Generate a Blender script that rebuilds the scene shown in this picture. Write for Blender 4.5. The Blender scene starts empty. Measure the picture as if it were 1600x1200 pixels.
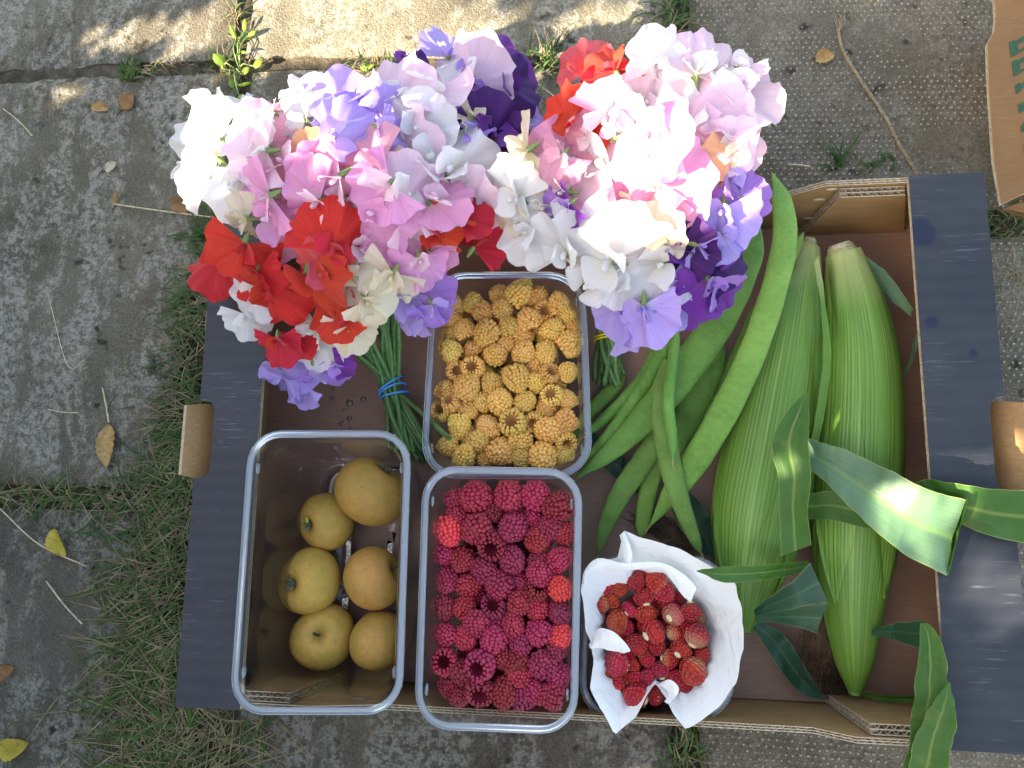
import bpy, bmesh, math, random
import numpy as np
from mathutils import Vector, Matrix, Euler

# ------------------------------------------------------------------ camera, sky, sun, exposure
sc = bpy.context.scene
CAM = Vector((0.0291, -0.0416, 0.6391)); ROT = Euler((0.158, 0.1342, 0.0146), 'XYZ'); FPX = 1149.9
cam_d = bpy.data.cameras.new('camera'); cam = bpy.data.objects.new('camera', cam_d)
sc.collection.objects.link(cam); sc.camera = cam
cam.location = CAM; cam.rotation_euler = ROT
cam_d.sensor_width = 36.0; cam_d.lens = FPX / 1600 * 36.0; cam_d.clip_start = 0.01; cam_d.clip_end = 200

SUN_EL, SUN_AZ = math.radians(30), math.radians(33)         # the light travels towards +x cos(az), +y sin(az)
SUN_DIR = Vector((math.cos(SUN_EL) * math.cos(SUN_AZ), math.cos(SUN_EL) * math.sin(SUN_AZ), -math.sin(SUN_EL)))
world = bpy.data.worlds.new('World'); sc.world = world; world.use_nodes = True
wn = world.node_tree
sky = wn.nodes.new('ShaderNodeTexSky'); sky.sky_type = 'NISHITA'; sky.sun_disc = False
sky.sun_elevation = SUN_EL; sky.sun_rotation = math.atan2(-SUN_DIR.x, -SUN_DIR.y)
sky.air_density = 1.0; sky.dust_density = 2.5; sky.ozone_density = 0.6
bg = wn.nodes['Background']; bg.inputs[1].default_value = 0.15
wn.links.new(sky.outputs[0], bg.inputs[0])
sun_d = bpy.data.lights.new('sun', 'SUN'); sun_d.energy = 5.0; sun_d.angle = math.radians(0.5); sun_d.color = (1.0, 0.95, 0.86)
sun = bpy.data.objects.new('sun', sun_d); sc.collection.objects.link(sun)
sun.rotation_euler = SUN_DIR.to_track_quat('-Z', 'Y').to_euler(); sun.location = (-3, -2, 3)
vs = sc.view_settings; vs.view_transform = 'Standard'; vs.look = 'None'; vs.gamma = 1.0; vs.exposure = 2.5
vs.use_curve_mapping = False
try:
    vs.use_white_balance = True; vs.white_balance_temperature = 8100; vs.white_balance_tint = 10
except Exception: pass
sc.render.engine = 'CYCLES'; sc.cycles.use_denoising = True
sc.cycles.max_bounces = 8; sc.cycles.transparent_max_bounces = 24; sc.cycles.diffuse_bounces = 3
sc.cycles.caustics_reflective = False; sc.cycles.caustics_refractive = False

# ------------------------------------------------------------------ helpers
RM = ROT.to_matrix()
def P(x, y, z):
    d = RM @ Vector(((x - 800) / FPX, -(y - 600) / FPX, -1.0)); t = (z - CAM.z) / d.z
    return CAM + d * t
def px(n, z): return n * (CAM.z - z) / FPX
rng = random.Random(11); nr = np.random.default_rng(11)
COL = sc.collection

def cr(pts, n):
    """Catmull-Rom through the points, n samples (linear in any dimension)."""
    p = np.array(pts, float); m = len(p)
    if m == 2: t = np.linspace(0, 1, n)[:, None]; return p[0] * (1 - t) + p[1] * t
    e = np.vstack([2 * p[0] - p[1], p, 2 * p[-1] - p[-2]]); out = []
    for s in np.linspace(0, m - 1, n):
        i = min(int(s), m - 2); t = s - i; a, b, c, d = e[i:i + 4]
        out.append(.5 * (2 * b + (c - a) * t + (2 * a - 5 * b + 4 * c - d) * t * t + (3 * b - a - 3 * c + d) * t ** 3))
    return np.array(out)

_tab = np.random.default_rng(5).random((64, 64))
def vnoise(x, y):
    x = np.asarray(x, float); y = np.asarray(y, float)
    xi = np.floor(x).astype(int); yi = np.floor(y).astype(int); fx = x - xi; fy = y - yi
    fx = fx * fx * (3 - 2 * fx); fy = fy * fy * (3 - 2 * fy)
    g = lambda a, b: _tab[a % 64, b % 64]
    return (g(xi, yi) * (1 - fx) + g(xi + 1, yi) * fx) * (1 - fy) + (g(xi, yi + 1) * (1 - fx) + g(xi + 1, yi + 1) * fx) * fy
def fbm(x, y, o=4):
    s = 0; a = .5
    for k in range(o): s = s + a * (vnoise(x, y) - .5); x = np.asarray(x) * 2.03 + 7.1; y = np.asarray(y) * 2.03 + 3.7; a *= .5
    return s

class MB:
    def __init__(s): s.v = []; s.f = []; s.m = []; s.c = []; s.n = 0
    def add(s, v, f, mi=0, c=None):
        v = np.asarray(v, float).reshape(-1, 3); k = s.n
        s.v.append(v); s.n += len(v)
        s.c.append(np.zeros((len(v), 3)) if c is None else np.asarray(c, float).reshape(-1, 3))
        s.f.extend([tuple(i + k for i in q) for q in f]); s.m.extend([mi] * len(f)); return s
    def grid(s, p, cu=False, cv=False, mi=0, c=None):
        p = np.asarray(p, float); a, b = p.shape[:2]; f = []
        for i in range(a if cu else a - 1):
            for j in range(b if cv else b - 1):
                i2, j2 = (i + 1) % a, (j + 1) % b
                f.append((i * b + j, i2 * b + j, i2 * b + j2, i * b + j2))
        if c is None:
            uu, vv = np.meshgrid(np.linspace(0, 1, a), np.linspace(0, 1, b), indexing='ij')
            c = np.stack([vv, uu, np.zeros_like(uu)], -1)
        return s.add(p, f, mi, c)
    def tube(s, path, r, n=7, mi=0, flat=None, cap=True):
        path = np.asarray(path, float); m = len(path); r = np.atleast_1d(np.asarray(r, float)); r = np.interp(np.linspace(0, 1, m), np.linspace(0, 1, len(r)), r) if len(r) > 1 else np.full(m, r[0])
        t = np.gradient(path, axis=0); t /= np.linalg.norm(t, axis=1)[:, None] + 1e-12
        up = np.array([0, 0, 1.]) if abs(t[0][2]) < .95 else np.array([1., 0, 0])
        u = np.cross(up, t[0]); u /= np.linalg.norm(u); rows = []
        for i in range(m):
            u = u - t[i] * np.dot(u, t[i]); u /= np.linalg.norm(u) + 1e-12; w = np.cross(t[i], u)
            a = np.linspace(0, 2 * np.pi, n, endpoint=False)
            fl = 1 if flat is None else flat
            rows.append(path[i] + r[i] * (np.cos(a)[:, None] * u + np.sin(a)[:, None] * w * fl))
        k = s.n; s.grid(np.array(rows), cv=True, mi=mi)
        if cap:
            s.f.append(tuple(k + j for j in range(n))[::-1]); s.m.append(mi)
            s.f.append(tuple(k + (m - 1) * n + j for j in range(n))); s.m.append(mi)
        return s
    def box(s, a, b, mi=0):
        (x0, y0, z0), (x1, y1, z1) = a, b
        v = [(x0, y0, z0), (x1, y0, z0), (x1, y1, z0), (x0, y1, z0), (x0, y0, z1), (x1, y0, z1), (x1, y1, z1), (x0, y1, z1)]
        return s.add(v, [(0, 3, 2, 1), (4, 5, 6, 7), (0, 1, 5, 4), (1, 2, 6, 5), (2, 3, 7, 6), (3, 0, 4, 7)], mi)
    def prism(s, poly, n, d0, d1, mi=(0, 0, 0)):
        """closed solid: polygon (3d points) moved along the normal from d0 to d1; mats: side 0, side 1, edge"""
        p = np.asarray(poly, float); n = np.asarray(n, float); k = len(p)
        s.add(p + n * d0, [tuple(range(k))[::-1]], mi[0]); s.add(p + n * d1, [tuple(range(k))], mi[1])
        f = [(i, (i + 1) % k, (i + 1) % k + k, i + k) for i in range(k)]
        return s.add(np.vstack([p + n * d0, p + n * d1]), f, mi[2])
    def ball(s, c, r, nu=8, nv=6, mi=0):
        r = np.broadcast_to(np.asarray(r, float), (3,))
        th = np.linspace(0.001, np.pi - .001, nv); ph = np.linspace(0, 2 * np.pi, nu, endpoint=False)
        T, H = np.meshgrid(th, ph, indexing='ij')
        p = np.stack([np.sin(T) * np.cos(H) * r[0], np.sin(T) * np.sin(H) * r[1], np.cos(T) * r[2]], -1) + np.asarray(c)
        return s.grid(p, cv=True, mi=mi)
    def mesh(s, name, smooth=True):
        me = bpy.data.meshes.new(name)
        me.from_pydata(np.vstack(s.v).tolist(), [], s.f); me.update()
        me.polygons.foreach_set('material_index', s.m)
        me.polygons.foreach_set('use_smooth', [bool(smooth)] * len(s.f))
        at = me.attributes.new('uvw', 'FLOAT_VECTOR', 'POINT'); at.data.foreach_set('vector', np.vstack(s.c).ravel())
        return me

def link(name, me, mats=None, parent=None, kind=None, label=None, cat=None, group=None):
    o = bpy.data.objects.new(name, me); COL.objects.link(o)
    if mats is not None and me is not None:
        for m in (mats if isinstance(mats, (list, tuple)) else [mats]):
            if len(me.materials) < len(mats if isinstance(mats, (list, tuple)) else [mats]): me.materials.append(m)
    if parent is not None: o.parent = parent
    if kind: o['kind'] = kind
    if label: o['label'] = label
    if cat: o['category'] = cat
    if group: o['group'] = group
    return o
def empty(name, loc, label, cat, group=None):
    o = link(name, None, label=label, cat=cat, group=group); o.location = loc; o.empty_display_size = .02; return o
def rel(o):
    """keep world-space vertices of a part whose parent Empty only has a location"""
    o.matrix_parent_inverse = Matrix.Translation(-Vector(o.parent.location)); return o
def part(name, mb, mats, parent, smooth=True, label=None, kind=None):
    o = link(name, mb.mesh(name, smooth), mats, parent, kind=kind, label=label); return rel(o)

# ------------------------------------------------------------------ materials
class NT:
    def __init__(s, name):
        s.m = bpy.data.materials.new(name); s.m.use_nodes = True; s.t = s.m.node_tree
        s.b = s.t.nodes['Principled BSDF']; s.o = s.t.nodes['Material Output']
    def n(s, typ, ins=None, **pr):
        k = s.t.nodes.new('ShaderNode' + typ)
        for a, b in pr.items(): setattr(k, a, b)
        for a, b in (ins or {}).items(): s.set(k.inputs[a], b)
        return k
    def set(s, sock, v):
        if hasattr(v, 'links'): s.t.links.new(v, sock)
        elif isinstance(v, (tuple, list)) and sock.type == 'RGBA' and len(v) == 3: sock.default_value = (*v, 1)
        else: sock.default_value = v
    def obj(s, scale=None):
        c = s.n('TexCoord').outputs['Object']
        return c if scale is None else s.n('Mapping', {'Vector': c, 'Scale': scale}).outputs[0]
    def att(s, scale=None):
        c = s.n('Attribute', attribute_name='uvw').outputs['Vector']
        return c if scale is None else s.n('Mapping', {'Vector': c, 'Scale': scale}).outputs[0]
    def sep(s, v): return s.n('SeparateXYZ', {0: v}).outputs
    def noise(s, v, sc_, det=4, ro=.55, dist=0): return s.n('TexNoise', {'Vector': v, 'Scale': sc_, 'Detail': det, 'Roughness': ro, 'Distortion': dist}).outputs[0]
    def voro(s, v, sc_, feat='F1', rnd=1.0): return s.n('TexVoronoi', {'Vector': v, 'Scale': sc_, 'Randomness': rnd}, feature=feat).outputs[0]
    def ramp(s, f, st, interp='LINEAR'):
        k = s.n('ValToRGB', {0: f}); e = k.color_ramp.elements; k.color_ramp.interpolation = interp
        while len(e) < len(st): e.new(.5)
        for q, (p_, c_) in zip(e, st):
            q.position = p_; q.color = (c_, c_, c_, 1) if isinstance(c_, (int, float)) else (*c_, 1)
        return k.outputs[0]
    def mix(s, f, a, b, mode='MIX'):
        k = s.n('Mix', data_type='RGBA', blend_type=mode); s.set(k.inputs[0], f); s.set(k.inputs[6], a); s.set(k.inputs[7], b); return k.outputs[2]
    def math(s, op, a, b=0.0, c=None):
        k = s.n('Math', operation=op); s.set(k.inputs[0], a); s.set(k.inputs[1], b)
        if c is not None: s.set(k.inputs[2], c)
        return k.outputs[0]
    def rand(s): return s.n('ObjectInfo').outputs['Random']
    def bump(s, h, st=.3, d=.001): return s.n('Bump', {'Height': h, 'Strength': st, 'Distance': d}).outputs[0]
    def hsv(s, c, h=.5, sa=1., v=1.): return s.n('HueSaturation', {'Hue': h, 'Saturation': sa, 'Value': v, 'Color': c}).outputs[0]
    def fin(s, col=None, rough=.6, nrm=None, spec=.4, **kw):
        if col is not None: s.set(s.b.inputs['Base Color'], col)
        s.set(s.b.inputs['Roughness'], rough); s.set(s.b.inputs['Specular IOR Level'], spec)
        if nrm is not None: s.set(s.b.inputs['Normal'], nrm)
        for a, b in kw.items(): s.set(s.b.inputs[a.replace('_', ' ')], b)
        return s.m
    def translucent(s, col, fac):
        t = s.n('BsdfTranslucent', {'Color': col}); k = s.n('MixShader', {0: fac, 1: s.b.outputs[0], 2: t.outputs[0]})
        s.t.links.new(k.outputs[0], s.o.inputs[0]); return s.m
def jit(t, amt_v=.25, amt_h=.02):
    r = t.rand(); r2 = t.math('FRACT', t.math('MULTIPLY', r, 17.31))
    return t.math('MULTIPLY_ADD', r, amt_h * 2, .5 - amt_h), t.math('MULTIPLY_ADD', r2, amt_v * 2, 1 - amt_v)

def m_concrete(name, warm=0.0, dots=False):
    t = NT(name); v = t.obj()
    big = t.noise(v, 7, 5, .6); base = t.ramp(big, [(.3, (.080 + warm, .068 + warm * .9, .047 + warm * .6)), (.5, (.122 + warm, .106 + warm * .9, .077 + warm * .6)), (.72, (.172 + warm, .152 + warm * .9, .115 + warm * .6))])
    st = t.noise(t.obj((16, 6, 14)), 1.6, 8, .72, .3)
    lich = t.math('MULTIPLY', t.ramp(st, [(.44, 0), (.53, 1)]), t.ramp(t.noise(v, 130, 8, .8), [(.46, 0), (.53, 1)]))
    c = t.mix(t.math('MULTIPLY', lich, (.58 if warm >= 0 else .42) if not dots else .2), base, (.35, .33, .28))
    och = t.ramp(t.noise(v, 38, 5, .6), [(.6, 0), (.72, 1)])
    c = t.mix(t.math('MULTIPLY', och, .45), c, (.13, .10, .045))
    fine = t.ramp(t.noise(v, 420, 3, .7), [(.3, .62), (.7, 1.3)])
    c = t.mix(1.0, c, fine, 'MULTIPLY')
    dk = t.ramp(t.noise(v, 60, 3, .5), [(.26, .25), (.36, 1)])
    c = t.mix(1.0, c, dk, 'MULTIPLY')
    h = t.math('ADD', t.math('MULTIPLY', t.noise(v, 110, 6, .7), .6), t.noise(v, 520, 3, .6))
    return t.fin(c, .92, t.bump(h, .75, .003), .2)
M_SLAB = m_concrete('riven_concrete'); M_SLAB2 = m_concrete('sandy_concrete', .04); M_DIMP = m_concrete('dimpled_concrete', .005, True); M_SLAB_SHADE = m_concrete('shade_darkened_concrete', -.03)  # the last is slab concrete darkened to paint in shade near the tray
t = NT('stud_concrete'); M_STUD = t.fin(t.ramp(t.noise(t.obj(), 150, 4, .6), [(.3, (.15, .14, .10)), (.6, (.33, .31, .235))]), .9, t.bump(t.noise(t.obj(), 600, 3), .4, .001), .2)
t = NT('soil'); M_SOIL = t.fin(t.ramp(t.noise(t.obj(), 60, 8, .7), [(.3, (.035, .028, .018)), (.5, (.085, .068, .046)), (.7, (.17, .14, .10))]), .95, t.bump(t.noise(t.obj(), 150, 6, .7), 1., .006), .2)

def m_kraft(name, a, b, gl=.62):
    t = NT(name); v = t.obj()
    c = t.ramp(t.noise(t.obj((60, 900, 300)), 1, 4, .6), [(.25, tuple(x * .82 for x in a)), (.75, b)])
    c = t.mix(t.ramp(t.noise(v, 22, 4, .6), [(.35, 0), (.75, .5)]), c, tuple(x * .6 for x in a))
    c = t.mix(t.ramp(t.voro(v, 70), [(.02, .7), (.045, 0)]), c, tuple(x * .35 for x in a))
    return t.fin(c, gl, t.bump(t.noise(v, 300, 4, .6), .12, .001), .35)
M_KRAFT = m_kraft('kraft_board', (.33, .185, .075), (.42, .25, .11))
M_FLOORB = m_kraft('kraft_floor_board', (.29, .165, .108), (.345, .205, .14), .55)
M_LETB = m_kraft('kraft_lettuce_board', (.175, .085, .027), (.215, .11, .038))
t = NT('raw_board_edge'); M_RAW = t.fin(t.ramp(t.noise(t.obj(), 400, 3), [(.3, (.33, .25, .16)), (.7, (.52, .43, .31))]), .9, None, .2)
t = NT('board_core'); M_CORE = t.fin((.16, .11, .065), .95, None, .1)
t = NT('green_print'); M_GREEN = t.fin(t.ramp(t.noise(t.obj(), 300, 4), [(.35, (.012, .07, .03)), (.6, (.008, .05, .022))]), .6)
# dark printed ends of the tray: washboard lines, scuffs and dried splashes
def m_print():
    t = NT('dark_printed_board'); v = t.obj(); x, y, z = t.sep(v)
    wash = t.n('TexWave', {'Vector': v, 'Scale': 26, 'Distortion': .6, 'Detail': 2, 'Detail Scale': 3}, wave_type='BANDS', bands_direction='Y').outputs[1]
    c = t.mix(t.math('MULTIPLY', wash, .5), (.016, .019, .026), (.025, .029, .037))
    c = t.mix(t.ramp(t.noise(v, 14, 5, .6), [(.4, 0), (.7, .5)]), c, (.040, .043, .050))
    scf = t.math('MULTIPLY', t.ramp(t.noise(t.obj((40, 700, 40)), 1, 3, .6), [(.58, 0), (.70, 1)]), t.ramp(t.noise(v, 26, 3), [(.46, 0), (.62, 1)]))
    c = t.mix(t.math('MULTIPLY', scf, .30), c, (.22, .23, .25))
    for (qx, qy, r) in ((1438, 363, .0105), (1456, 504, .0046), (1521, 551, .0028)):
        q = P(qx, qy, .09)
        d = t.math('SQRT', t.math('ADD', t.math('POWER', t.math('SUBTRACT', x, q.x), 2.), t.math('POWER', t.math('SUBTRACT', y, q.y), 2.)))
        d = t.math('ADD', d, t.math('MULTIPLY', t.math('SUBTRACT', t.noise(v, 150, 3), .5), .006))
        c = t.mix(t.ramp(t.math('DIVIDE', d, r * 2), [(.46, .92), (.54, 0)]), c, (.006, .011, .03))
    return t.fin(c, .46, t.bump(wash, .2, .0005), .36)
M_PRINT = m_print()

def m_plastic(name, haze, tint=(.93, .95, .97), rough=.06, waves=True):
    t = NT(name); v = t.obj()
    nrm = t.bump(t.noise(t.obj((70, 70, 12)), 1.0, 3, .5), .35 if waves else .1, .002)
    tr = t.n('BsdfTransparent', {'Color': tint}).outputs[0]
    df = t.n('BsdfDiffuse', {'Color': (.62, .70, .80)}).outputs[0]
    tl = t.n('BsdfTranslucent', {'Color': (.62, .70, .80)}).outputs[0]
    milk = t.n('MixShader', {0: .4, 1: df, 2: tl}).outputs[0]
    a = t.n('MixShader', {0: haze, 1: tr, 2: milk}).outputs[0]
    gl = t.n('BsdfGlossy', {'Color': (.95, .97, 1), 'Roughness': rough, 'Normal': nrm}).outputs[0]
    fr = t.n('Fresnel', {'IOR': 1.5, 'Normal': nrm}).outputs[0]
    k = t.n('MixShader', {0: fr, 1: a, 2: gl}); t.t.links.new(k.outputs[0], t.o.inputs[0]); return t.m
M_CLEAR = m_plastic('clear_plastic', .014, (.985, .988, .99)); M_RIM = m_plastic('milky_plastic_rim', .36, rough=.18, waves=False); M_RIM2 = m_plastic('clear_plastic_rim', .22, rough=.12, waves=False)

def m_apple():
    t = NT('russet_apple_skin'); v = t.obj()
    n1 = t.noise(v, 1.3, 4, .6)
    c = t.ramp(n1, [(.3, (.31, .20, .038)), (.5, (.43, .235, .048)), (.7, (.50, .24, .058))])
    c = t.mix(t.ramp(t.noise(v, 5, 7, .75), [(.36, .75), (.58, 0)]), c, (.34, .19, .05))
    g = t.sep(t.n('Attribute', attribute_name='uvw').outputs['Vector'])
    dots = t.ramp(t.voro(v, 6.), [(.12, 1), (.2, 0)])
    msk = t.ramp(t.noise(v, 3.5, 2), [(.45, 0), (.55, 1)])
    c = t.mix(t.math('MULTIPLY', t.math('MULTIPLY', dots, msk), .75), c, (.17, .08, .02))
    c = t.mix(t.ramp(g[1], [(.0, .8), (.07, 0)]), c, (.16, .11, .03)); c = t.mix(t.ramp(g[1], [(.93, 0), (1., .8)]), c, (.17, .14, .03))
    h, vv = jit(t, .14, .012); c = t.hsv(c, h, 1., vv)
    return t.fin(c, .58, t.bump(t.noise(v, 14, 5, .65), .12, .03), .28)
M_APPLE = m_apple()
t = NT('apple_stalk'); M_STALK = t.fin(t.ramp(t.noise(t.obj(), 300), [(.3, (.02, .015, .01)), (.7, (.09, .06, .035))]), .9)
t = NT('dry_calyx'); M_CALYX = t.fin(t.ramp(t.noise(t.obj(), 500), [(.3, (.03, .035, .02)), (.7, (.22, .22, .13))]), .9)
t = NT('fresh_calyx_patch'); M_YEYE = t.fin(t.ramp(t.noise(t.obj(), 400), [(.3, (.30, .28, .02)), (.7, (.5, .42, .04))]), .6)

def m_berry(name, a, b, c3, dv=.25, dh=.015, sss=.25, inner=False):
    t = NT(name); v = t.obj()
    c = t.ramp(t.noise(v, 1.4, 3), [(.3, a), (.65, b)])
    c = t.mix(t.ramp(t.noise(v, .8, 2), [(.5, 0), (.75, .55)]), c, c3)
    h, vv = jit(t, dv, dh); c = t.hsv(c, h, 1., vv)
    frost = t.ramp(t.n('LayerWeight', {'Blend': .25}).outputs[1], [(.35, 0), (1., .38)])
    c = t.mix(frost, c, tuple(min(1, x * .5 + .34) for x in b))
    return t.fin(c, .38, t.bump(t.noise(v, 9, 2), .12, .02), .42, Subsurface_Weight=sss, Subsurface_Radius=(1., .45, .3), Subsurface_Scale=.0025)
M_GOLD = m_berry('golden_raspberry', (.70, .365, .075), (.79, .475, .14), (.72, .33, .075), .14, .013, .45)
M_RASP = m_berry('red_raspberry', (.25, .008, .028), (.38, .022, .05), (.17, .006, .03), .30, .012, 0.)
M_RASPB = m_berry('bright_raspberry', (.62, .03, .035), (.75, .07, .05), (.6, .02, .05), .08, .006, 0.)
t = NT('golden_core'); M_GCORE = t.fin((.60, .33, .12), .6)
t = NT('red_core'); M_RCORE = t.fin((.20, .012, .025), .6)
def m_straw():
    t = NT('wild_strawberry_skin'); v = t.obj(); g = t.sep(t.att())
    c = t.ramp(t.noise(v, .9, 3), [(.3, (.36, .008, .014)), (.7, (.58, .030, .020))])
    h, vv = jit(t, .22, .014); c = t.hsv(c, h, 1., vv)
    pale = t.math('MULTIPLY', t.ramp(g[1], [(.55, 0), (1., 1)]), t.ramp(t.math('FRACT', t.math('MULTIPLY', t.rand(), 7.77)), [(.72, 0), (.8, .7)]))
    c = t.mix(pale, c, (.66, .40, .20))
    w = t.att((17, 9, 1)); dd = t.voro(w, 1., 'F1', .35)
    seed = t.ramp(dd, [(.15, 1), (.25, 0)])
    c = t.mix(t.math('MULTIPLY', seed, .38), c, (.66, .36, .09))
    return t.fin(c, .28, t.bump(t.math('SUBTRACT', dd, t.math('MULTIPLY', seed, .25)), .6, .07), .5)
M_STRAW = m_straw()
t = NT('hull_scar'); M_SCAR = t.fin((.60, .48, .27), .7)
def m_paper():
    t = NT('white_tissue_paper'); v = t.obj()
    h = t.math('ADD', t.math('MULTIPLY', t.noise(v, 600, 3, .6), .7), t.math('MULTIPLY', t.math('ABSOLUTE', t.math('SUBTRACT', t.noise(v, 45, 3, .5, .8), .5)), 7.))
    t.fin((.86, .86, .85), .95, t.bump(h, .5, .0012), .1); return t.translucent((.8, .8, .8), .28)
M_PAPER = m_paper()

def m_leaf(name, a, b, rib, trans=.3, rough=.42, dry=(.3, .28, .05), tcol=None, dryamt=.25):
    t = NT(name); v = t.obj(); g = t.sep(t.att())
    st = t.noise(t.att((55, 1.2, 1)), 1., 3, .6)
    c = t.ramp(st, [(.3, a), (.7, b)])
    c = t.mix(t.ramp(t.noise(v, 40, 3), [(.45, 0), (.8, .35)]), c, tuple(x * .55 for x in a))
    if dryamt: c = t.mix(t.math('MULTIPLY', t.ramp(t.noise(v, 55, 4, .6), [(.58, 0), (.72, 1)]), dryamt), c, dry)
    mid = t.ramp(t.math('ABSOLUTE', t.math('SUBTRACT', g[0], .5)), [(.02, .75), (.05, 0)])
    edge = t.ramp(t.math('ABSOLUTE', t.math('SUBTRACT', g[0], .5)), [(.478, 0), (.497, .8)])
    c = t.mix(mid, c, rib); c = t.mix(edge, c, (.30, .33, .10))
    t.fin(c, rough, t.bump(st, .35, .0012), .4)
    return t.translucent(tcol or tuple(min(1, x * 1.8) for x in b), trans)
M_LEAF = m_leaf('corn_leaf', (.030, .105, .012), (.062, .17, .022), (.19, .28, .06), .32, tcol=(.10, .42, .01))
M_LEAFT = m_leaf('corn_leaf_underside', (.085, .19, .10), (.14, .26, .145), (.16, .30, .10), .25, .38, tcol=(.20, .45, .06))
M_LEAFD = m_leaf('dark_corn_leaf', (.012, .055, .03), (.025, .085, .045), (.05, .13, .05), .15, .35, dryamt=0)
M_WEED = m_leaf('weed_leaf', (.13, .24, .02), (.24, .36, .04), (.3, .4, .1), .4, .5, dryamt=.1)
def m_husk():
    t = NT('corn_husk'); v = t.obj(); g = t.sep(t.att())
    st = t.noise(t.att((120, .8, 1)), 1., 4, .7); bd = t.noise(t.att((7, 1.2, 1)), 1., 3, .5)
    c = t.ramp(st, [(.38, (.080, .205, .020)), (.5, (.135, .295, .042)), (.62, (.215, .395, .088))])
    c = t.mix(t.ramp(bd, [(.38, .75), (.6, 0)]), c, (.060, .170, .015))
    ln = t.n('TexWave', {'Vector': t.att((1, .02, 1)), 'Scale': 24, 'Distortion': 4., 'Detail': 3, 'Detail Scale': 3.}, bands_direction='X').outputs[1]
    c = t.mix(t.math('MULTIPLY', t.ramp(ln, [(.72, 0), (.95, 1)]), t.math('MULTIPLY', t.ramp(t.noise(t.att((30, 3, 1)), 1., 3), [(.35, 0), (.7, 1)]), .45)), c, (.36, .50, .17))
    c = t.mix(t.ramp(g[1], [(.0, .95), (.12, .55), (.24, 0)]), c, (.48, .50, .19))
    c = t.mix(t.math('MULTIPLY', t.ramp(t.noise(v, 120, 4, .7), [(.66, 0), (.74, .8)]), t.ramp(g[1], [(.05, 1), (.3, 0)])), c, (.25, .13, .03))
    h, vv = jit(t, .12, .008); c = t.hsv(c, h, 1., vv)
    t.fin(c, .40, t.bump(t.math('ADD', st, t.math('MULTIPLY', ln, .2)), .45, .0010), .42); return t.translucent((.3, .5, .06), .12)
M_HUSK = m_husk()
t = NT('cut_corn_butt'); M_BUTT = t.fin(t.ramp(t.noise(t.obj(), 300, 4, .7), [(.3, (.22, .17, .08)), (.65, (.55, .5, .32))]), .9, t.bump(t.noise(t.obj(), 500, 4), .6, .002))
t = NT('corn_silk'); M_SILK = t.fin(t.ramp(t.noise(t.obj(), 60, 3), [(.3, (.02, .011, .006)), (.6, (.07, .035, .016)), (.8, (.15, .09, .045))]), .6)
def m_bean():
    t = NT('runner_bean_skin'); v = t.obj(); g = t.sep(t.att())
    c = t.ramp(t.noise(v, 26, 4, .6), [(.3, (.058, .165, .016)), (.7, (.125, .270, .042))])
    c = t.mix(t.ramp(t.noise(t.att((14, 40, 1)), 1., 4, .7), [(.4, 0), (.8, .35)]), c, (.23, .35, .10))
    seam = t.ramp(t.math('ABSOLUTE', t.math('SUBTRACT', t.math('FRACT', t.math('ADD', t.math('MULTIPLY', g[0], 2.), .5)), .5)), [(.015, .6), (.05, 0)])
    c = t.mix(seam, c, (.30, .42, .10))
    h, vv = jit(t, .22, .012); c = t.hsv(c, h, 1., vv)
    return t.fin(c, .5, t.bump(t.noise(t.att((9, 140, 1)), 1., 4, .65), .5, .0016), .32, Sheen_Weight=.12)
M_BEAN = m_bean()
t = NT('bean_tip'); M_TIP = t.fin((.30, .26, .08), .7)
t = NT('flower_stem'); hh, vv_ = jit(t, .25, .01); M_STEM = t.fin(t.hsv(t.ramp(t.noise(t.obj((300, 300, 300)), 1., 3), [(.3, (.055, .14, .04)), (.7, (.12, .23, .07))]), hh, 1., vv_), .5, None, .35)
t = NT('sepal_green'); M_SEPAL = t.fin(t.ramp(t.noise(t.obj(), 300), [(.3, (.10, .17, .04)), (.7, (.22, .30, .10))]), .6)
t = NT('blue_rubber'); M_BLUE = t.fin((.04, .30, .72), .4)
t = NT('yellow_rubber'); M_YEL = t.fin((.66, .50, .015), .45)
def m_petal(name, edge, core, vein, tr=.45, blot=None):
    t = NT(name); g = t.sep(t.att()); v = t.obj()
    c = t.ramp(g[1], [(.05, core), (.45, edge)])
    ve = t.noise(t.att((42, 1.2, 1)), 1., 4, .65)
    c = t.mix(t.ramp(ve, [(.42, 0), (.62, .6)]), c, vein)
    c = t.mix(t.ramp(t.noise(v, 55, 3), [(.4, 0), (.75, .4)]), c, blot or vein)
    h, vv = jit(t, .10, .012); c = t.hsv(c, h, 1., vv)
    t.fin(c, .62, t.bump(ve, .22, .0012), .25, Sheen_Weight=.15)
    return t.translucent(c, tr)
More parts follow.
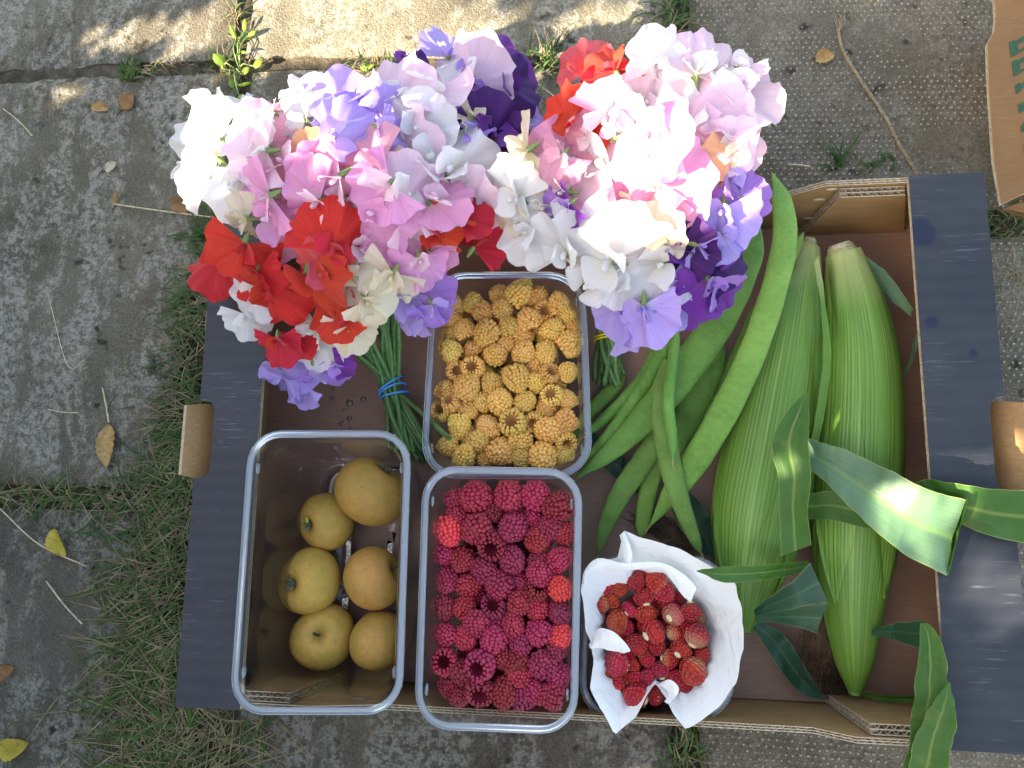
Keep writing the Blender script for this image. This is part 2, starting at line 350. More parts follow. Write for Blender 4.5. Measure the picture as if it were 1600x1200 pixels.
PET = {
 'W': m_petal('white_petal', (.80, .79, .80), (.76, .76, .58), (.72, .71, .74)),
 'C': m_petal('cream_petal', (.80, .74, .58), (.70, .66, .36), (.74, .64, .46)),
 'B': m_petal('blush_petal', (.86, .68, .77), (.86, .78, .72), (.84, .54, .70)),
 'P': m_petal('pink_petal', (.82, .42, .66), (.86, .68, .72), (.78, .30, .58)),
 'H': m_petal('rose_pink_petal', (.80, .42, .52), (.84, .62, .62), (.76, .30, .45)),
 'S': m_petal('peach_petal', (.82, .52, .28), (.80, .62, .40), (.78, .42, .25)),
 'R': m_petal('scarlet_petal', (.66, .026, .022), (.60, .05, .035), (.50, .012, .018), .33),
 'K': m_petal('coral_red_petal', (.70, .10, .10), (.62, .14, .12), (.55, .05, .06), .33),
 'L': m_petal('lavender_petal', (.50, .40, .80), (.66, .60, .80), (.42, .30, .74)),
 'M': m_petal('mauve_petal', (.46, .26, .70), (.60, .46, .76), (.36, .17, .60)),
 'V': m_petal('violet_petal', (.055, .010, .13), (.09, .02, .17), (.035, .005, .08), .28),
 'U': m_petal('purple_petal', (.13, .03, .29), (.24, .11, .38), (.17, .015, .20), .3),
}
t = NT('grass_blade'); g = t.sep(t.att()); M_GRASS = None
c = t.mix(t.ramp(g[2], [(.5, 0), (.51, 1)], 'CONSTANT'), t.ramp(t.noise(t.obj(), 45, 3), [(.3, (.020, .060, .012)), (.7, (.065, .125, .025))]), t.ramp(t.noise(t.obj(), 60, 3), [(.3, (.11, .085, .04)), (.7, (.31, .25, .135))]))
t.fin(c, .6, None, .3); M_GRASS = t.translucent(c, .25)
t = NT('dry_straw'); M_STRAWD = t.fin(t.ramp(t.noise(t.obj(), 200), [(.3, (.34, .27, .15)), (.7, (.58, .50, .33))]), .7)
t = NT('jute_twine'); M_TWINE = t.fin(t.ramp(t.noise(t.obj(), 500, 3), [(.3, (.16, .11, .06)), (.7, (.36, .28, .18))]), .9)
def m_dead(name, a, b, sp):
    t = NT(name); v = t.obj(); g = t.sep(t.att())
    c = t.ramp(t.noise(v, 120, 4, .6), [(.3, a), (.7, b)]); c = t.mix(t.ramp(t.noise(v, 260, 4, .7), [(.56, 0), (.68, .8)]), c, sp)
    w = t.n('TexWave', {'Vector': t.att((1, 6, 1)), 'Scale': 1.2, 'Distortion': 2.}, bands_direction='Y').outputs[1]
    return t.fin(c, .7, t.bump(w, .4, .001), .25)
M_DEAD = {'tan': m_dead('tan_dead_leaf', (.30, .17, .06), (.46, .30, .12), (.14, .07, .03)), 'brown': m_dead('brown_dead_leaf', (.16, .075, .03), (.28, .14, .055), (.07, .035, .02)),
          'yellow': m_dead('yellow_dead_leaf', (.34, .26, .03), (.46, .36, .07), (.16, .09, .02)), 'pale': m_dead('pale_dead_leaf', (.40, .34, .24), (.54, .47, .35), (.26, .14, .07))}
t = NT('added_hedge_leaf'); M_ADDED_HEDGE = t.fin(t.ramp(t.noise(t.obj(), 9, 3), [(.3, (.03, .07, .015)), (.7, (.07, .13, .03))]), .5)
t = NT('bark'); M_BARK = t.fin(t.ramp(t.noise(t.obj(), 40, 5), [(.3, (.05, .035, .025)), (.7, (.13, .10, .07))]), .9)
t = NT('water'); M_WATER = m_plastic('water', .03, (.9, .88, .86), .02, False)

# ------------------------------------------------------------------ ground and paving
GZ = -0.005
mb = MB(); n = 150
gx = np.concatenate([np.linspace(-9, -.9, 8), np.linspace(-.8, .8, n), np.linspace(.9, 9, 8)])
X, Y = np.meshgrid(gx, gx, indexing='ij'); mb.grid(np.stack([X, Y, -0.0125 + .010 * fbm(X * 14, Y * 14)], -1))
ground = link('ground', mb.mesh('ground'), M_SOIL, kind='structure', label='dark soil under and between the paving slabs')

def slab(corners, mat, ridge=.0016, res=.009, seed=0, studs=False, name='paving_slab'):
    """corners: near-left, near-right, far-right, far-left (world x, y)"""
    a, b, c, d = [np.array(q, float) for q in corners]
    nu = max(6, int(np.linalg.norm(b - a) / res)); nv = max(6, int(np.linalg.norm(d - a) / res))
    u = np.linspace(0, 1, nu)[:, None, None]; v = np.linspace(0, 1, nv)[None, :, None]
    p = (a * (1 - u) + b * u) * (1 - v) + (d * (1 - u) + c * u) * v
    x, y = p[..., 0], p[..., 1]
    for (k, ax, sg) in ((0, 0, 1), (-1, 0, -1)):
        x[k] += sg * .010 * np.abs(fbm(y[k] * 22 + seed, y[k] * 0 + seed)) + .004 * fbm(y[k] * 90, y[k] * 0 + seed)
    for (k, sg) in ((0, 1), (-1, -1)):
        y[:, k] += sg * .010 * np.abs(fbm(x[:, k] * 22 + seed, x[:, k] * 0 + seed + 9)) + .004 * fbm(x[:, k] * 90, x[:, k] * 0 + seed)
    rg = np.clip(fbm(x * 9 + seed + .5 * fbm(x * 5, y * 5), y * 26 + seed, 3) if seed % 2 else fbm(x * 28 + seed, y * 8 + seed, 3), -.12, .12) / .12
    z = GZ + ridge * .55 * (np.tanh(rg * 4)) + ridge * .7 * fbm(x * 60, y * 60, 4) - ridge * .55
    ed = np.minimum(np.minimum(u[..., 0] * (nu - 1), (1 - u[..., 0]) * (nu - 1)), np.minimum(v[..., 0] * (nv - 1), (1 - v[..., 0]) * (nv - 1)))
    z = z - .0035 * (ed < .5) - .0012 * ((ed > .5) & (ed < 1.5))
    mb = MB(); mb.grid(np.stack([x, y, z], -1))
    rim = [(i, 0) for i in range(nu)] + [(nu - 1, j) for j in range(1, nv)] + [(i, nv - 1) for i in range(nu - 2, -1, -1)] + [(0, j) for j in range(nv - 2, 0, -1)]
    top = np.array([(x[i, j], y[i, j], z[i, j]) for i, j in rim]); bot = top.copy(); bot[:, 2] = -.045
    mb.grid(np.stack([bot, top]), cv=True)
    o = link(name, mb.mesh(name), mat, ground)
    if studs:
        sp = .0058; sm = MB()
        th = np.linspace(0, 2 * np.pi, 6, endpoint=False)
        e1 = (b - a) / np.linalg.norm(b - a); L1 = np.linalg.norm(b - a); L2 = np.linalg.norm(d - a)
        for i in range(int(L1 / sp)):
            for j in range(int(L2 / (sp * .88))):
                uu = (i + .5 * (j % 2) + .5) * sp / L1; vv = (j + .5) * sp * .88 / L2
                if uu > .985 or vv > .985 or uu < .012: continue
                q = (a * (1 - uu) + b * uu) * (1 - vv) + (d * (1 - uu) + c * uu) * vv
                w = vnoise(q[0] * 24 + 3, q[1] * 24) * .6 + rng.random() * .4
                if w < .2: continue
                q = q + nr.normal(0, .0003, 2); r = .00125 * (.75 + .5 * w); h = .0011 * w
                zz = GZ - ridge * .5
                v8 = [(q[0] + r * math.cos(k), q[1] + r * math.sin(k), zz - .001) for k in th] + [(q[0] + r * .7 * math.cos(k), q[1] + r * .7 * math.sin(k), zz + h * .7) for k in th] + [(q[0], q[1], zz + h)]
                f = [(k, (k + 1) % 6, 6 + (k + 1) % 6, 6 + k) for k in range(6)] + [(6 + k, 6 + (k + 1) % 6, 12) for k in range(6)]
                sm.add(v8, f)
        so = link('dimple_studs', sm.mesh('dimple_studs'), M_STUD, o, kind='stuff')
    return o
g2 = lambda x, y: tuple(P(x, y, GZ)[:2])
j = .009
slab([(-.86, .408), (-.354, .400), (-.345, .86), (-.84, .87)], M_SLAB, seed=1)
slab([(-.340, .400), (.088, .373), (.092, .83), (-.325, .85)], M_SLAB2, seed=2)
slab([(-.86, -.034), (-.395, -.036), (-.343, .388), (-.86, .397)], M_SLAB, seed=3, res=.006, ridge=.0022)
slab([(-.86, -.52), (-.40, -.50), (-.405, -.058), (-.86, -.050)], M_SLAB_SHADE, seed=5)  # shade on this slab and the next is put into the concrete colour
slab([(-.295, -.62), (.073, -.62), (.078, -.165), (-.300, -.165)], M_SLAB_SHADE, seed=7)
slab([(.102, .218), (.60, .200), (.60, .70), (.104, .73)], M_DIMP, seed=9, studs=True, ridge=.0010)
slab([(.096, -.30), (.60, -.31), (.60, .182), (.10, .19)], M_DIMP, seed=11, studs=True, ridge=.0010)
slab([(-.330, -.14), (.075, -.14), (.085, .362), (-.333, .386)], M_SLAB, seed=13, res=.02)
slab([(.62, .21), (1.1, .21), (1.1, .72), (.62, .70)], M_DIMP, seed=15, res=.02); slab([(.62, -.31), (1.1, -.31), (1.1, .185), (.62, .185)], M_SLAB, seed=17, res=.02)
slab([(.096, -.80), (.60, -.80), (.60, -.33), (.096, -.325)], M_SLAB, seed=19, res=.02)
slab([(-1.36, -.06), (-.88, -.055), (-.88, .39), (-1.36, .40)], M_SLAB, seed=21, res=.02); slab([(-1.36, .42), (-.88, .42), (-.86, .88), (-1.36, .9)], M_SLAB, seed=23, res=.02)
slab([(-1.36, -.54), (-.88, -.53), (-.88, -.08), (-1.36, -.08)], M_SLAB, seed=25, res=.02)

# grass growing out of the joints: nobody could count the blades
gb = MB()
def blade(x, y, L, w, az, lift, dry, z0=-.012):
    k = 6; s = np.linspace(0, 1, k); curl = nr.normal(0, .6)
    a = az + curl * s * .7
    st = np.stack([np.cos(a), np.sin(a)], -1) * (L / (k - 1)); p = np.cumsum(np.vstack([[0, 0], st[:-1]]), 0)
    z = z0 + .006 + L * lift * np.sin(s * np.pi * .75)
    c = np.stack([x + p[:, 0], y + p[:, 1], np.maximum(z, GZ + .0012 if L * 1 > 0 else z)], -1); c[0, 2] = z0
    sd = np.stack([-np.sin(a), np.cos(a), 0 * a], -1) * (w * (1 - s ** 2) + .00012)[:, None]
    cc = np.zeros((k, 2, 3)); cc[..., 2] = dry
    gb.grid(np.stack([c - sd, c + sd], 1), c=cc)
def tuft(pxx, pyy, n, spread, L=.03, dry=.5, az0=None, lift=.25, asp=1.):
    c = P(pxx, pyy, GZ); s = px(spread, GZ)
    for _ in range(n):
        d = 1. if rng.random() < dry else 0.
        az = rng.uniform(0, 6.28) if az0 is None else rng.gauss(az0, .8)
        ll = L * rng.uniform(.45, 1.35)
        blade(c.x + rng.gauss(0, s), c.y + rng.gauss(0, s * asp), ll, rng.uniform(.0002, .0006) if d else rng.uniform(.0005, .0013), az, lift * rng.uniform(.3, 1.2), d)
PI = math.pi
# verge along the tray's left end
for yy in range(395, 1215, 9):
    f = (yy - 395) / 800; xc = 318 - 85 * f + (25 if yy > 1090 else 0)
    k = .35 + .65 * vnoise(yy * .02, 3.3) if yy < 640 else .8 + .6 * vnoise(yy * .03, 1.7)
    tuft(xc + rng.uniform(-12, 16), yy, int(15 * k * (1 + .9 * f)), 18 + 22 * f, .026 + .022 * f, .50 + .20 * f, PI * (1.05 + .1 * math.sin(yy * .02)), .15)
    if yy > 760: tuft(xc - 55 + rng.uniform(-30, 30), yy, int(5 * k), 34, .045, .68, PI * rng.uniform(.8, 1.4), .15)
for xx in range(-30, 240, 12):
    tuft(xx, 772 + xx * .08 + rng.uniform(-10, 10), 11 if xx < 110 else 6, 13, .028, .72, None, .15, .5)
for yy in range(1130, 1230, 12):
    for xx in range(230, 400, 24): tuft(xx, yy, 4, 18, .05, .74, rng.uniform(0, 6.28), .12)
for (a, b, k, s, L, d, az) in ((205, 112, 60, 12, .012, .35, 1.5), (240, 112, 26, 12, .014, .85, None), (300, 112, 14, 22, .016, .8, None), (345, 104, 16, 10, .02, .8, None), (545, 108, 40, 16, .012, .8, None), (590, 106, 26, 14, .012, .75, None),
        (850, 92, 22, 11, .026, .25, 1.2), (838, 108, 14, 20, .022, .55, None), (880, 112, 10, 20, .018, .8, None), (1046, 20, 40, 14, .034, .35, None), (1040, 70, 24, 12, .03, .5, None), (1060, 100, 20, 10, .022, .6, None), (1000, 110, 16, 18, .02, .9, None),
        (1312, 258, 9, 4, .026, 0., 1.75), (1306, 262, 6, 5, .016, .1, 1.3), (1352, 262, 9, 6, .012, .1, None), (1395, 255, 6, 6, .016, .3, None), (1545, 345, 50, 12, .010, .2, None), (1585, 350, 26, 14, .014, .8, None), (1590, 430, 14, 16, .02, .9, None),
        (1075, 1165, 46, 13, .020, .45, None), (1072, 1195, 40, 13, .024, .5, None), (330, 335, 22, 12, .018, .45, PI), (322, 372, 26, 12, .024, .15, PI), (370, 20, 26, 8, .016, .7, None), (378, 60, 22, 7, .016, .5, None), (365, 112, 22, 16, .014, .6, None)):
    tuft(a, b, k, s, L, d, az, .35)
link('grass', gb.mesh('grass', False), M_GRASS, kind='stuff', label='green and dry grass blades growing out of the paving joints', cat='grass')

# ------------------------------------------------------------------ the cardboard tray
W2, D2, H = .30, .1995, .09
tray = empty('cardboard_tray', (0, 0, 0), 'open brown cardboard tray with dark printed ends holding the whole harvest', 'tray')
def board(name, poly, nrm, th=.004, mats=(M_KRAFT, M_KRAFT), double=False, label=None, raw=True, parent=None, flutes=None):
    """corrugated sheet: two liners with fluting between; poly lies on the face that the normal points out of"""
    p = np.array([tuple(q) for q in poly], float); nn = np.array(nrm, float); nn /= np.linalg.norm(nn)
    mb = MB(); l = .0006
    mb.prism(p, nn, -l, 0, (2, 0, 2)); mb.prism(p, nn, -th, -th + l, (1, 2, 2))
    if double: mb.prism(p, nn, -th / 2 - l / 2, -th / 2 + l / 2, (2, 2, 2))
    o = part(name, mb, [mats[0], mats[1], M_RAW], tray if parent is None else parent, False, label)
    fb = MB(); k = len(p); cen = p.mean(0)
    layers = [(-l, -th / 2 + l / 2), (-th / 2 - l / 2, -th + l)] if double else [(-l, -th + l)]
    ar = sum(np.dot(np.cross(p[i] - cen, p[(i + 1) % k] - cen), nn) for i in range(k)); sg = 1 if ar > 0 else -1
    for i in range(k):
        if flutes is not None and i not in flutes: continue
        a, b = p[i], p[(i + 1) % k]; L = np.linalg.norm(b - a)
        if L < .003: continue
        e = (b - a) / L; inw = np.cross(nn, e) * sg
        for li, (z0, z1) in enumerate(layers):
            m = max(4, int(L / .0009)); s = np.linspace(.0005, L - .0005, m)
            w = (z0 + z1) / 2 + (z0 - z1) / 2 * .97 * np.sin(s / (.0068 if not double else .0054) * 2 * np.pi + li * 1.3)
            c = a + e * s[:, None] + nn * w[:, None]
            fb.grid(np.stack([c + inw * .0003, c + inw * .006], 1))
            fb.grid(np.stack([c + inw * .0003 + nn * .00035, c + inw * .006 + nn * .00035], 1))
            fb.grid(np.stack([c + inw * .0003, c + inw * .0003 + nn * .00035], 1))
            q = np.array([a + e * .001 + inw * .0045 + nn * z0, b - e * .001 + inw * .0045 + nn * z0, b - e * .001 + inw * .0045 + nn * z1, a + e * .001 + inw * .0045 + nn * z1])
            fb.add(q, [(0, 1, 2, 3)], 1)
    if fb.n: part('fluting', fb, [M_RAW, M_CORE], tray if parent is None else parent, False)
    return o
def arc(c, r, a0, a1, n=5): return [(c[0] + r * math.cos(a), c[1] + r * math.sin(a)) for a in np.linspace(a0, a1, n)]
# floor with its two glued plies
board('floor_panel', [(-.296, -.1945, .004), (.296, -.1945, .004), (.296, .1945, .004), (-.296, .1945, .004)], (0, 0, 1), .0038, (M_FLOORB, M_KRAFT), flutes=[])
XI = .248
for sx in (-1, 1):
    hx = .287 if sx < 0 else .290; y0, y1 = (-.0285, .0345) if sx < 0 else (-.0315, .0345); r = .009
    notch = [(W2, y0)] + [(hx + r - r * math.sin(a), y0 + r - r * math.cos(a)) for a in np.linspace(0, PI / 2, 5)][1:] + [(hx + r - r * math.cos(a), y1 - r + r * math.sin(a)) for a in np.linspace(0, PI / 2, 5)] + [(W2, y1)]
    poly = [(XI, -.2)] + [(W2, -.2)] + notch + [(W2, .2), (XI, .2)]
    poly = [(sx * x, y + (.0006 if abs(y) < .19 and x == XI else 0), H) for x, y in poly]
    kk = len(poly)
    board('end_top_panel', poly if sx > 0 else poly[::-1], (0, 0, 1), .0042, (M_PRINT, M_KRAFT), flutes=[kk - 1, *range(2, kk - 3)] if sx > 0 else [kk - 2, kk - 1, *range(1, kk - 3)], label='dark blue grey printed end panel with a hand hole')
    # outer end wall with the same notch, and the bent hand hole tab
    zt = H - .0046; zb = .060
    ow = [(-.2, .0), (.2, .0), (.2, zt), (y1, zt), (y1, zb + r), (y1 - r, zb), (y0 + r, zb), (y0, zb + r), (y0, zt), (-.2, zt)]
    q = [(sx * W2, y, z) for y, z in ow]
    board('end_outer_panel', q if sx > 0 else q[::-1], (sx, 0, 0), .004, (M_PRINT, M_KRAFT), flutes=[])
    tb = [(W2 - .003, y0 + .001, zb - .012), (W2 - .003, y1 - .001, zb - .012), (W2 + .006, y1 - .0005, .068), (W2 + .0175, y1 - .003, .0795), (W2 + .0180, y1 - .010, .0805), (W2 + .0180, y0 + .010, .0805), (W2 + .0175, y0 + .003, .0795), (W2 + .006, y0 + .0005, .068)]
    tb = [(sx * x, y, z) for x, y, z in tb]
    mbt = MB(); a_ = np.array([cr([tb[1], tb[2], tb[3]], 8), cr([tb[0], tb[7], tb[6]], 8)]); m_ = np.array([a_[0] * (1 - f_) + a_[1] * f_ for f_ in np.linspace(0, 1, 14)])
    nn_ = np.array([sx * .9, 0, -.45]) * .0038
    mbt.grid(m_, mi=0); mbt.grid(m_ + nn_, mi=1); mbt.grid(np.stack([m_[:, -1], m_[:, -1] + nn_], 1), mi=2)
    for e_ in (0, -1): mbt.grid(np.stack([m_[e_], m_[e_] + nn_], 1), mi=2)
    part('hand_hole_tab', mbt, [M_KRAFT, M_PRINT, M_RAW], tray)
    q = [(sx * .2845, -.194, .0045), (sx * .2845, .194, .0045), (sx * .2760, .194, .0852), (sx * .2760, -.194, .0852)]
    board('end_inner_panel', q[::-1] if sx > 0 else q, (-sx, 0, .1), .0036, (M_KRAFT, M_KRAFT), flutes=[])
# long side walls, lower in the middle and raised towards the corners
for sy in (-1, 1):
    zm = .070
    pr = [(-.296, 0), (.296, 0), (.296, .0878), (.190, .0878), (.166, zm + .001), (.10, zm), (-.14, zm), (-.195, .0855), (-.296, .0860)]
    q = [(x, sy * (D2 - .0041), z) for x, z in pr]
    board('long_side_wall', q if sy < 0 else q[::-1], (0, -sy, 0), .0041, (M_KRAFT, M_KRAFT), double=True, flutes=[2, 3, 4, 5, 6, 7] if sy < 0 else [0, 1, 2, 3, 4, 5, 6])
    for sx in (-1, 1):
        xa, xb = (.2005, .196) if sx > 0 else (.212, .200)
        lean = .0045
        fl = [(sx * .2755, sy * (D2 - .0046), .0045), (sx * (xb - .003), sy * (D2 - .0046), .0045), (sx * xa, sy * (D2 - .0046), .0845), (sx * .2470, sy * (D2 - .0046), .0845)]
        nn = (0, -sy, 0)
        fl2 = [(x, y - sy * .0078, z) for x, y, z in fl]
        wind = fl2 if sx * sy > 0 else fl2[::-1]
        board('corner_flap', wind, nn, .0075, (M_KRAFT, M_KRAFT), double=True, flutes=None)
M_GLUE = NT('dried_glue').fin((.55, .47, .33), .35)
for (a, b) in ((1280, 312), (1263, 341), (1300, 296)):
    q = P(a, b, .05 if b > 320 else .07); q = np.array([q.x, D2 - .0041, q.z]); d_ = np.array(P(a, b, 0)) - np.array(CAM); tt = (D2 - .0044 - CAM.y) / d_[1]; q = np.array(CAM) + d_ * tt
    gl = MB(); gl.ball(q, (.0046, .0005, .0019), 10, 7); part('glue_spot', gl, M_GLUE, tray)

# ------------------------------------------------------------------ the lettuce box beside it
lb = empty('lettuce_box', tuple(P(1570, 100, GZ)), 'brown cardboard box lettered in green at the right edge of the picture', 'cardboard box')
LZ = .08
op = [(1551, -60), (1556, 26), (1554, 48), (1543, 68), (1545, 130), (1553, 250), (1565, 319), (1600, 302), (1720, 268), (1720, -60)]
board('top_panel', [P(a, b, LZ) for a, b in op], (0, 0, 1), .004, (M_LETB, M_LETB), parent=lb, flutes=[])
b0 = P(1560, 318, LZ); b1 = P(1720, -60, LZ)
mbb = MB(); mbb.box((b0.x + .052, b0.y + .036, GZ + .0005), (b1.x, b1.y, LZ - .0045)); part('box_body', mbb, M_LETB, lb, False)
mbb = MB(); mbb.prism([tuple(P(1568, 326, .055)), tuple(P(1640, 300, .06)), tuple(P(1660, 345, .03)), tuple(P(1592, 335, .03))], (0, 0, 1), -.003, 0, (0, 0, 0)); part('bottom_flap', mbb, M_LETB, lb, False)
def letters():
    B = (.0026,)
    def bars(ch):
        if ch == 'L': return [(0, 0, .26, 1), (-.1, .0, .36, .1), (-.1, .9, .36, 1), (.2, 0, .75, .15), (.62, 0, .75, .36)]
        if ch == 'E': return [(0, 0, .26, 1), (-.1, .0, .2, .1), (-.1, .9, .2, 1), (.2, 0, .75, .14), (.62, 0, .75, .32), (.2, .86, .75, 1), (.62, .68, .75, 1), (.2, .43, .5, .57), (.45, .36, .55, .64)]
        if ch == 'T': return [(.24, 0, .5, 1), (.12, 0, .62, .1), (-.05, .86, .8, 1), (-.05, .66, .07, 1), (.68, .66, .8, 1)]
        if ch == 'U': return [(.0, .24, .26, 1), (-.1, .9, .36, 1), (.56, .24, .74, 1), (.46, .9, .84, 1), (.1, .06, .66, .2), (.05, .12, .3, .3), (.5, .12, .7, .3), (.2, 0, .56, .1)]
        if ch == 'C': return [(.0, .22, .26, .78), (.06, .1, .3, .3), (.06, .7, .3, .9), (.16, 0, .62, .14), (.16, .86, .62, 1), (.6, .1, .74, .34), (.6, .66, .74, .9)]
    o0 = P(1577, 70, LZ); o1 = P(1596, 207, LZ); d = (o1 - o0); L = d.length; d.normalize(); upv = Vector((-d.y, d.x, 0)) if Vector((-d.y, d.x, 0)).x > 0 else Vector((d.y, -d.x, 0))
    hgt = .036; adv = L / 4.5
    for i, ch in enumerate('LETTUCE'):
        lm = MB()
        for kk, (a, b, c, e) in enumerate(bars(ch)):
            z = LZ + .0004 + .00006 * kk
            pts = [o0 + d * (adv * (i + x * .88)) + upv * (hgt * y) - d * (hgt * y * .55) for x, y in ((a, b), (c, b), (c, e), (a, e))]
            lm.prism([(q.x, q.y, z) for q in pts], (0, 0, 1), -.0003, 0)
        part('letter', lm, M_GREEN, lb, False)
letters()

# ------------------------------------------------------------------ plastic punnets
def rrect(hx, hy, r, n=7):
    out = []
    for cx, cy, a0 in ((hx - r, hy - r, 0), (-hx + r, hy - r, PI / 2), (-hx + r, -hy + r, PI), (hx - r, -hy + r, 3 * PI / 2)):
        for a in np.linspace(a0, a0 + PI / 2, n): out.append((cx + r * math.cos(a), cy + r * math.sin(a)))
    o2 = []
    for i in range(len(out)):                      # a few points along the straight runs
        a, b = np.array(out[i]), np.array(out[(i + 1) % len(out)])
        k = 10 if (i + 1) % n == 0 else 1
        for q in range(k): o2.append(a + (b - a) * q / k)
    return np.array(o2)
def quadmap(c, uv):
    """bilinear map of unit coords (-1..1) onto the four rim corners (near-left, near-right, far-right, far-left)"""
    u = (uv[:, 0:1] + 1) / 2; v = (uv[:, 1:2] + 1) / 2; a, b, d, e = [np.array(q)[None, :] for q in c]
    return (a * (1 - u) + b * u) * (1 - v) + (e * (1 - u) + d * u) * v
def punnet(corners, zr, taper, rim_mat, label, rw=.0056, base_z=.0052, rad=.026):
    c = [np.array(q[:2]) for q in corners]; cen = sum(c) / 4
    hx = (np.linalg.norm(c[1] - c[0]) + np.linalg.norm(c[2] - c[3])) / 4; hy = (np.linalg.norm(c[3] - c[0]) + np.linalg.norm(c[2] - c[1])) / 4
    root = empty('fruit_punnet', (cen[0], cen[1], base_z), label, 'punnet', 'clear plastic fruit punnets in the tray')
    def ring(ins, z, r):
        p = rrect(hx - ins, hy - ins, max(r, .004)); p = p / np.array([hx, hy]); q = quadmap(c, p); return np.column_stack([q, np.full(len(q), z)])
    tp = lambda z: taper * (zr - z) / (zr - base_z)
    rows = [ring(rw + .0004, zr - .0004, rad - rw)]
    for z in np.linspace(zr - .006, base_z + .012, 7): rows.append(ring(rw + .0022 + tp(z), z, rad - rw - .002 + .004))
    rows += [ring(rw + .003 + taper * .97, base_z + .004, rad - rw), ring(rw + .007 + taper, base_z, rad - rw - .004)]
    w = MB(); w.grid(np.array(rows)[::-1], cv=True); part('wall', w, M_CLEAR, root)
    b = MB(); rr = [ring(rw + .007 + taper, base_z, rad - rw - .004), ring(rw + .011 + taper, base_z + .0028, rad - rw - .006), ring(rw + .018 + taper, base_z + .0030, rad - rw - .010), ring(rw + .021 + taper, base_z + .0006, rad - rw - .012), ring(rw + .030 + taper, base_z + .0006, .006)]
    b.grid(np.array(rr), cv=True); k = len(rr[0]); b.f.append(tuple(b.n - k + i for i in range(k))); b.m.append(0)
    part('base', b, M_CLEAR, root)
    r_ = MB(); rr = [ring(rw, zr - .0008, rad - rw), ring(rw - .0006, zr + .0004, rad - rw + .0006), ring(rw * .55, zr + .0010, rad - rw * .5), ring(.0010, zr + .0004, rad), ring(0, zr - .0010, rad), ring(.0004, zr - .0026, rad), ring(.0016, zr - .0018, rad - .001), ring(rw * .55, zr - .0006, rad - rw * .5), ring(rw, zr - .0014, rad - rw)]
    r_.grid(np.array(rr), cu=True, cv=True); part('rim', r_, rim_mat, root)
    # stacking lugs under the rim
    for (u, v) in ((-1, .72), (-1, -.72), (1, .72), (1, -.72)):
        l = MB(); q = quadmap(c, np.array([[u * (1 - (rw + .0022) / hx), v]]))[0]; l.ball((q[0], q[1], zr - .0045), (.0011, .005, .0035), 8, 6); part('lug', l, rim_mat, root)
    return root, c, cen, hx, hy
PZ = {}
def rimq(pts, z): return [P(a, b, z) for a, b in pts]
PA = punnet(rimq([(356, 1118), (628, 1118), (643, 672), (388, 672)], .112), .112, .012, M_RIM, 'clear punnet with a milky rim holding six russet apples')
PR = punnet(rimq([(646, 1140), (902, 1150), (911, 732), (660, 727)], .098), .098, .010, M_RIM, 'clear punnet with a milky rim full of red raspberries', base_z=.0052)
PY = punnet(rimq([(655, 748), (927, 748), (914, 424), (675, 424)], .066), .066, .008, M_RIM2, 'low clear punnet full of golden raspberries behind the red ones', rad=.03)
PS = punnet(rimq([(903, 1130), (1151, 1130), (1140, 868), (912, 868)], .060), .060, .005, M_RIM2, 'small clear punnet lined with white tissue for wild strawberries', rad=.03)

# ------------------------------------------------------------------ russet apples
def apple_mesh(seed):
    r = np.random.default_rng(seed); nu, nv = 34, 26
    th = np.linspace(0.0, PI, nv); ph = np.linspace(0, 2 * PI, nu, endpoint=False); T, Hh = np.meshgrid(th, ph, indexing='ij')
    R = 1 + .035 * np.sin(2 * Hh + r.uniform(0, 6)) + .025 * np.cos(3 * Hh + r.uniform(0, 6)) * np.sin(T) + .02 * np.cos(5 * Hh) * (T > 1.9) * np.sin(T)
    rad = R * np.sin(T) ** .88; z = .90 * np.cos(T) - .30 * np.exp(-(T / .22) ** 2) * 1.0 + .26 * np.exp(-((PI - T) / .24) ** 2)
    p = np.stack([rad * np.cos(Hh), rad * np.sin(Hh), z + .03 * np.cos(Hh + 1) * np.sin(T)], -1)
    c = np.stack([Hh / 6.283, T / PI, 0 * T], -1); mb = MB(); mb.grid(p, cv=True, c=c); return mb
def apple(cx, cy, rpx, tilt, label, z=None, face='stalk', eye=False):
    r = px(rpx, .03); zc = (.0065 + r * .93) if z is None else z; q = P(cx, cy, zc)
    root = empty('russet_apple', q, label, 'apple', 'russet apples in the punnet')
    top = Vector(P(tilt[0], tilt[1], zc + r * .5)) - q; top.z = max(.12 * r, math.sqrt(max(0, r * r - top.x ** 2 - top.y ** 2)))
    if face == 'eye': top = -top
    rot = top.to_track_quat('Z', 'Y').to_euler()
    o = link('skin', apple_mesh(int(cx)).mesh('skin'), M_APPLE, root); o.scale = (r, r, r * .97); o.rotation_euler = rot
    s = MB(); s.tube(cr([(0, 0, .50), (.02, .03, .72), (.07, .05, .98)], 6), [.045, .035, .055], 7)
    o = link('stalk', s.mesh('stalk'), M_STALK, root); o.scale = (r,) * 3; o.rotation_euler = rot
    s = MB()
    for k in range(5):
        a = k * 1.2566; s.tube(cr([(.03 * math.cos(a), .03 * math.sin(a), -.66), (.12 * math.cos(a), .12 * math.sin(a), -.80), (.17 * math.cos(a + .3), .17 * math.sin(a + .3), -.885)], 5), [.045, .05, .012], 6)
    s.ball((0, 0, -.68), (.10, .10, .05), 8, 5)
    o = link('calyx', s.mesh('calyx'), M_CALYX, root); o.scale = (r,) * 3; o.rotation_euler = rot
    if eye:
        s = MB(); s.ball((.16, .06, -.79), (.13, .09, .05), 9, 6); o = link('fresh_patch', s.mesh('fresh_patch'), M_YEYE, root); o.scale = (r,) * 3; o.rotation_euler = rot
apple(578, 768, 57, (604, 722), 'largest russet apple at the far corner of its punnet, freckled', face='eye')
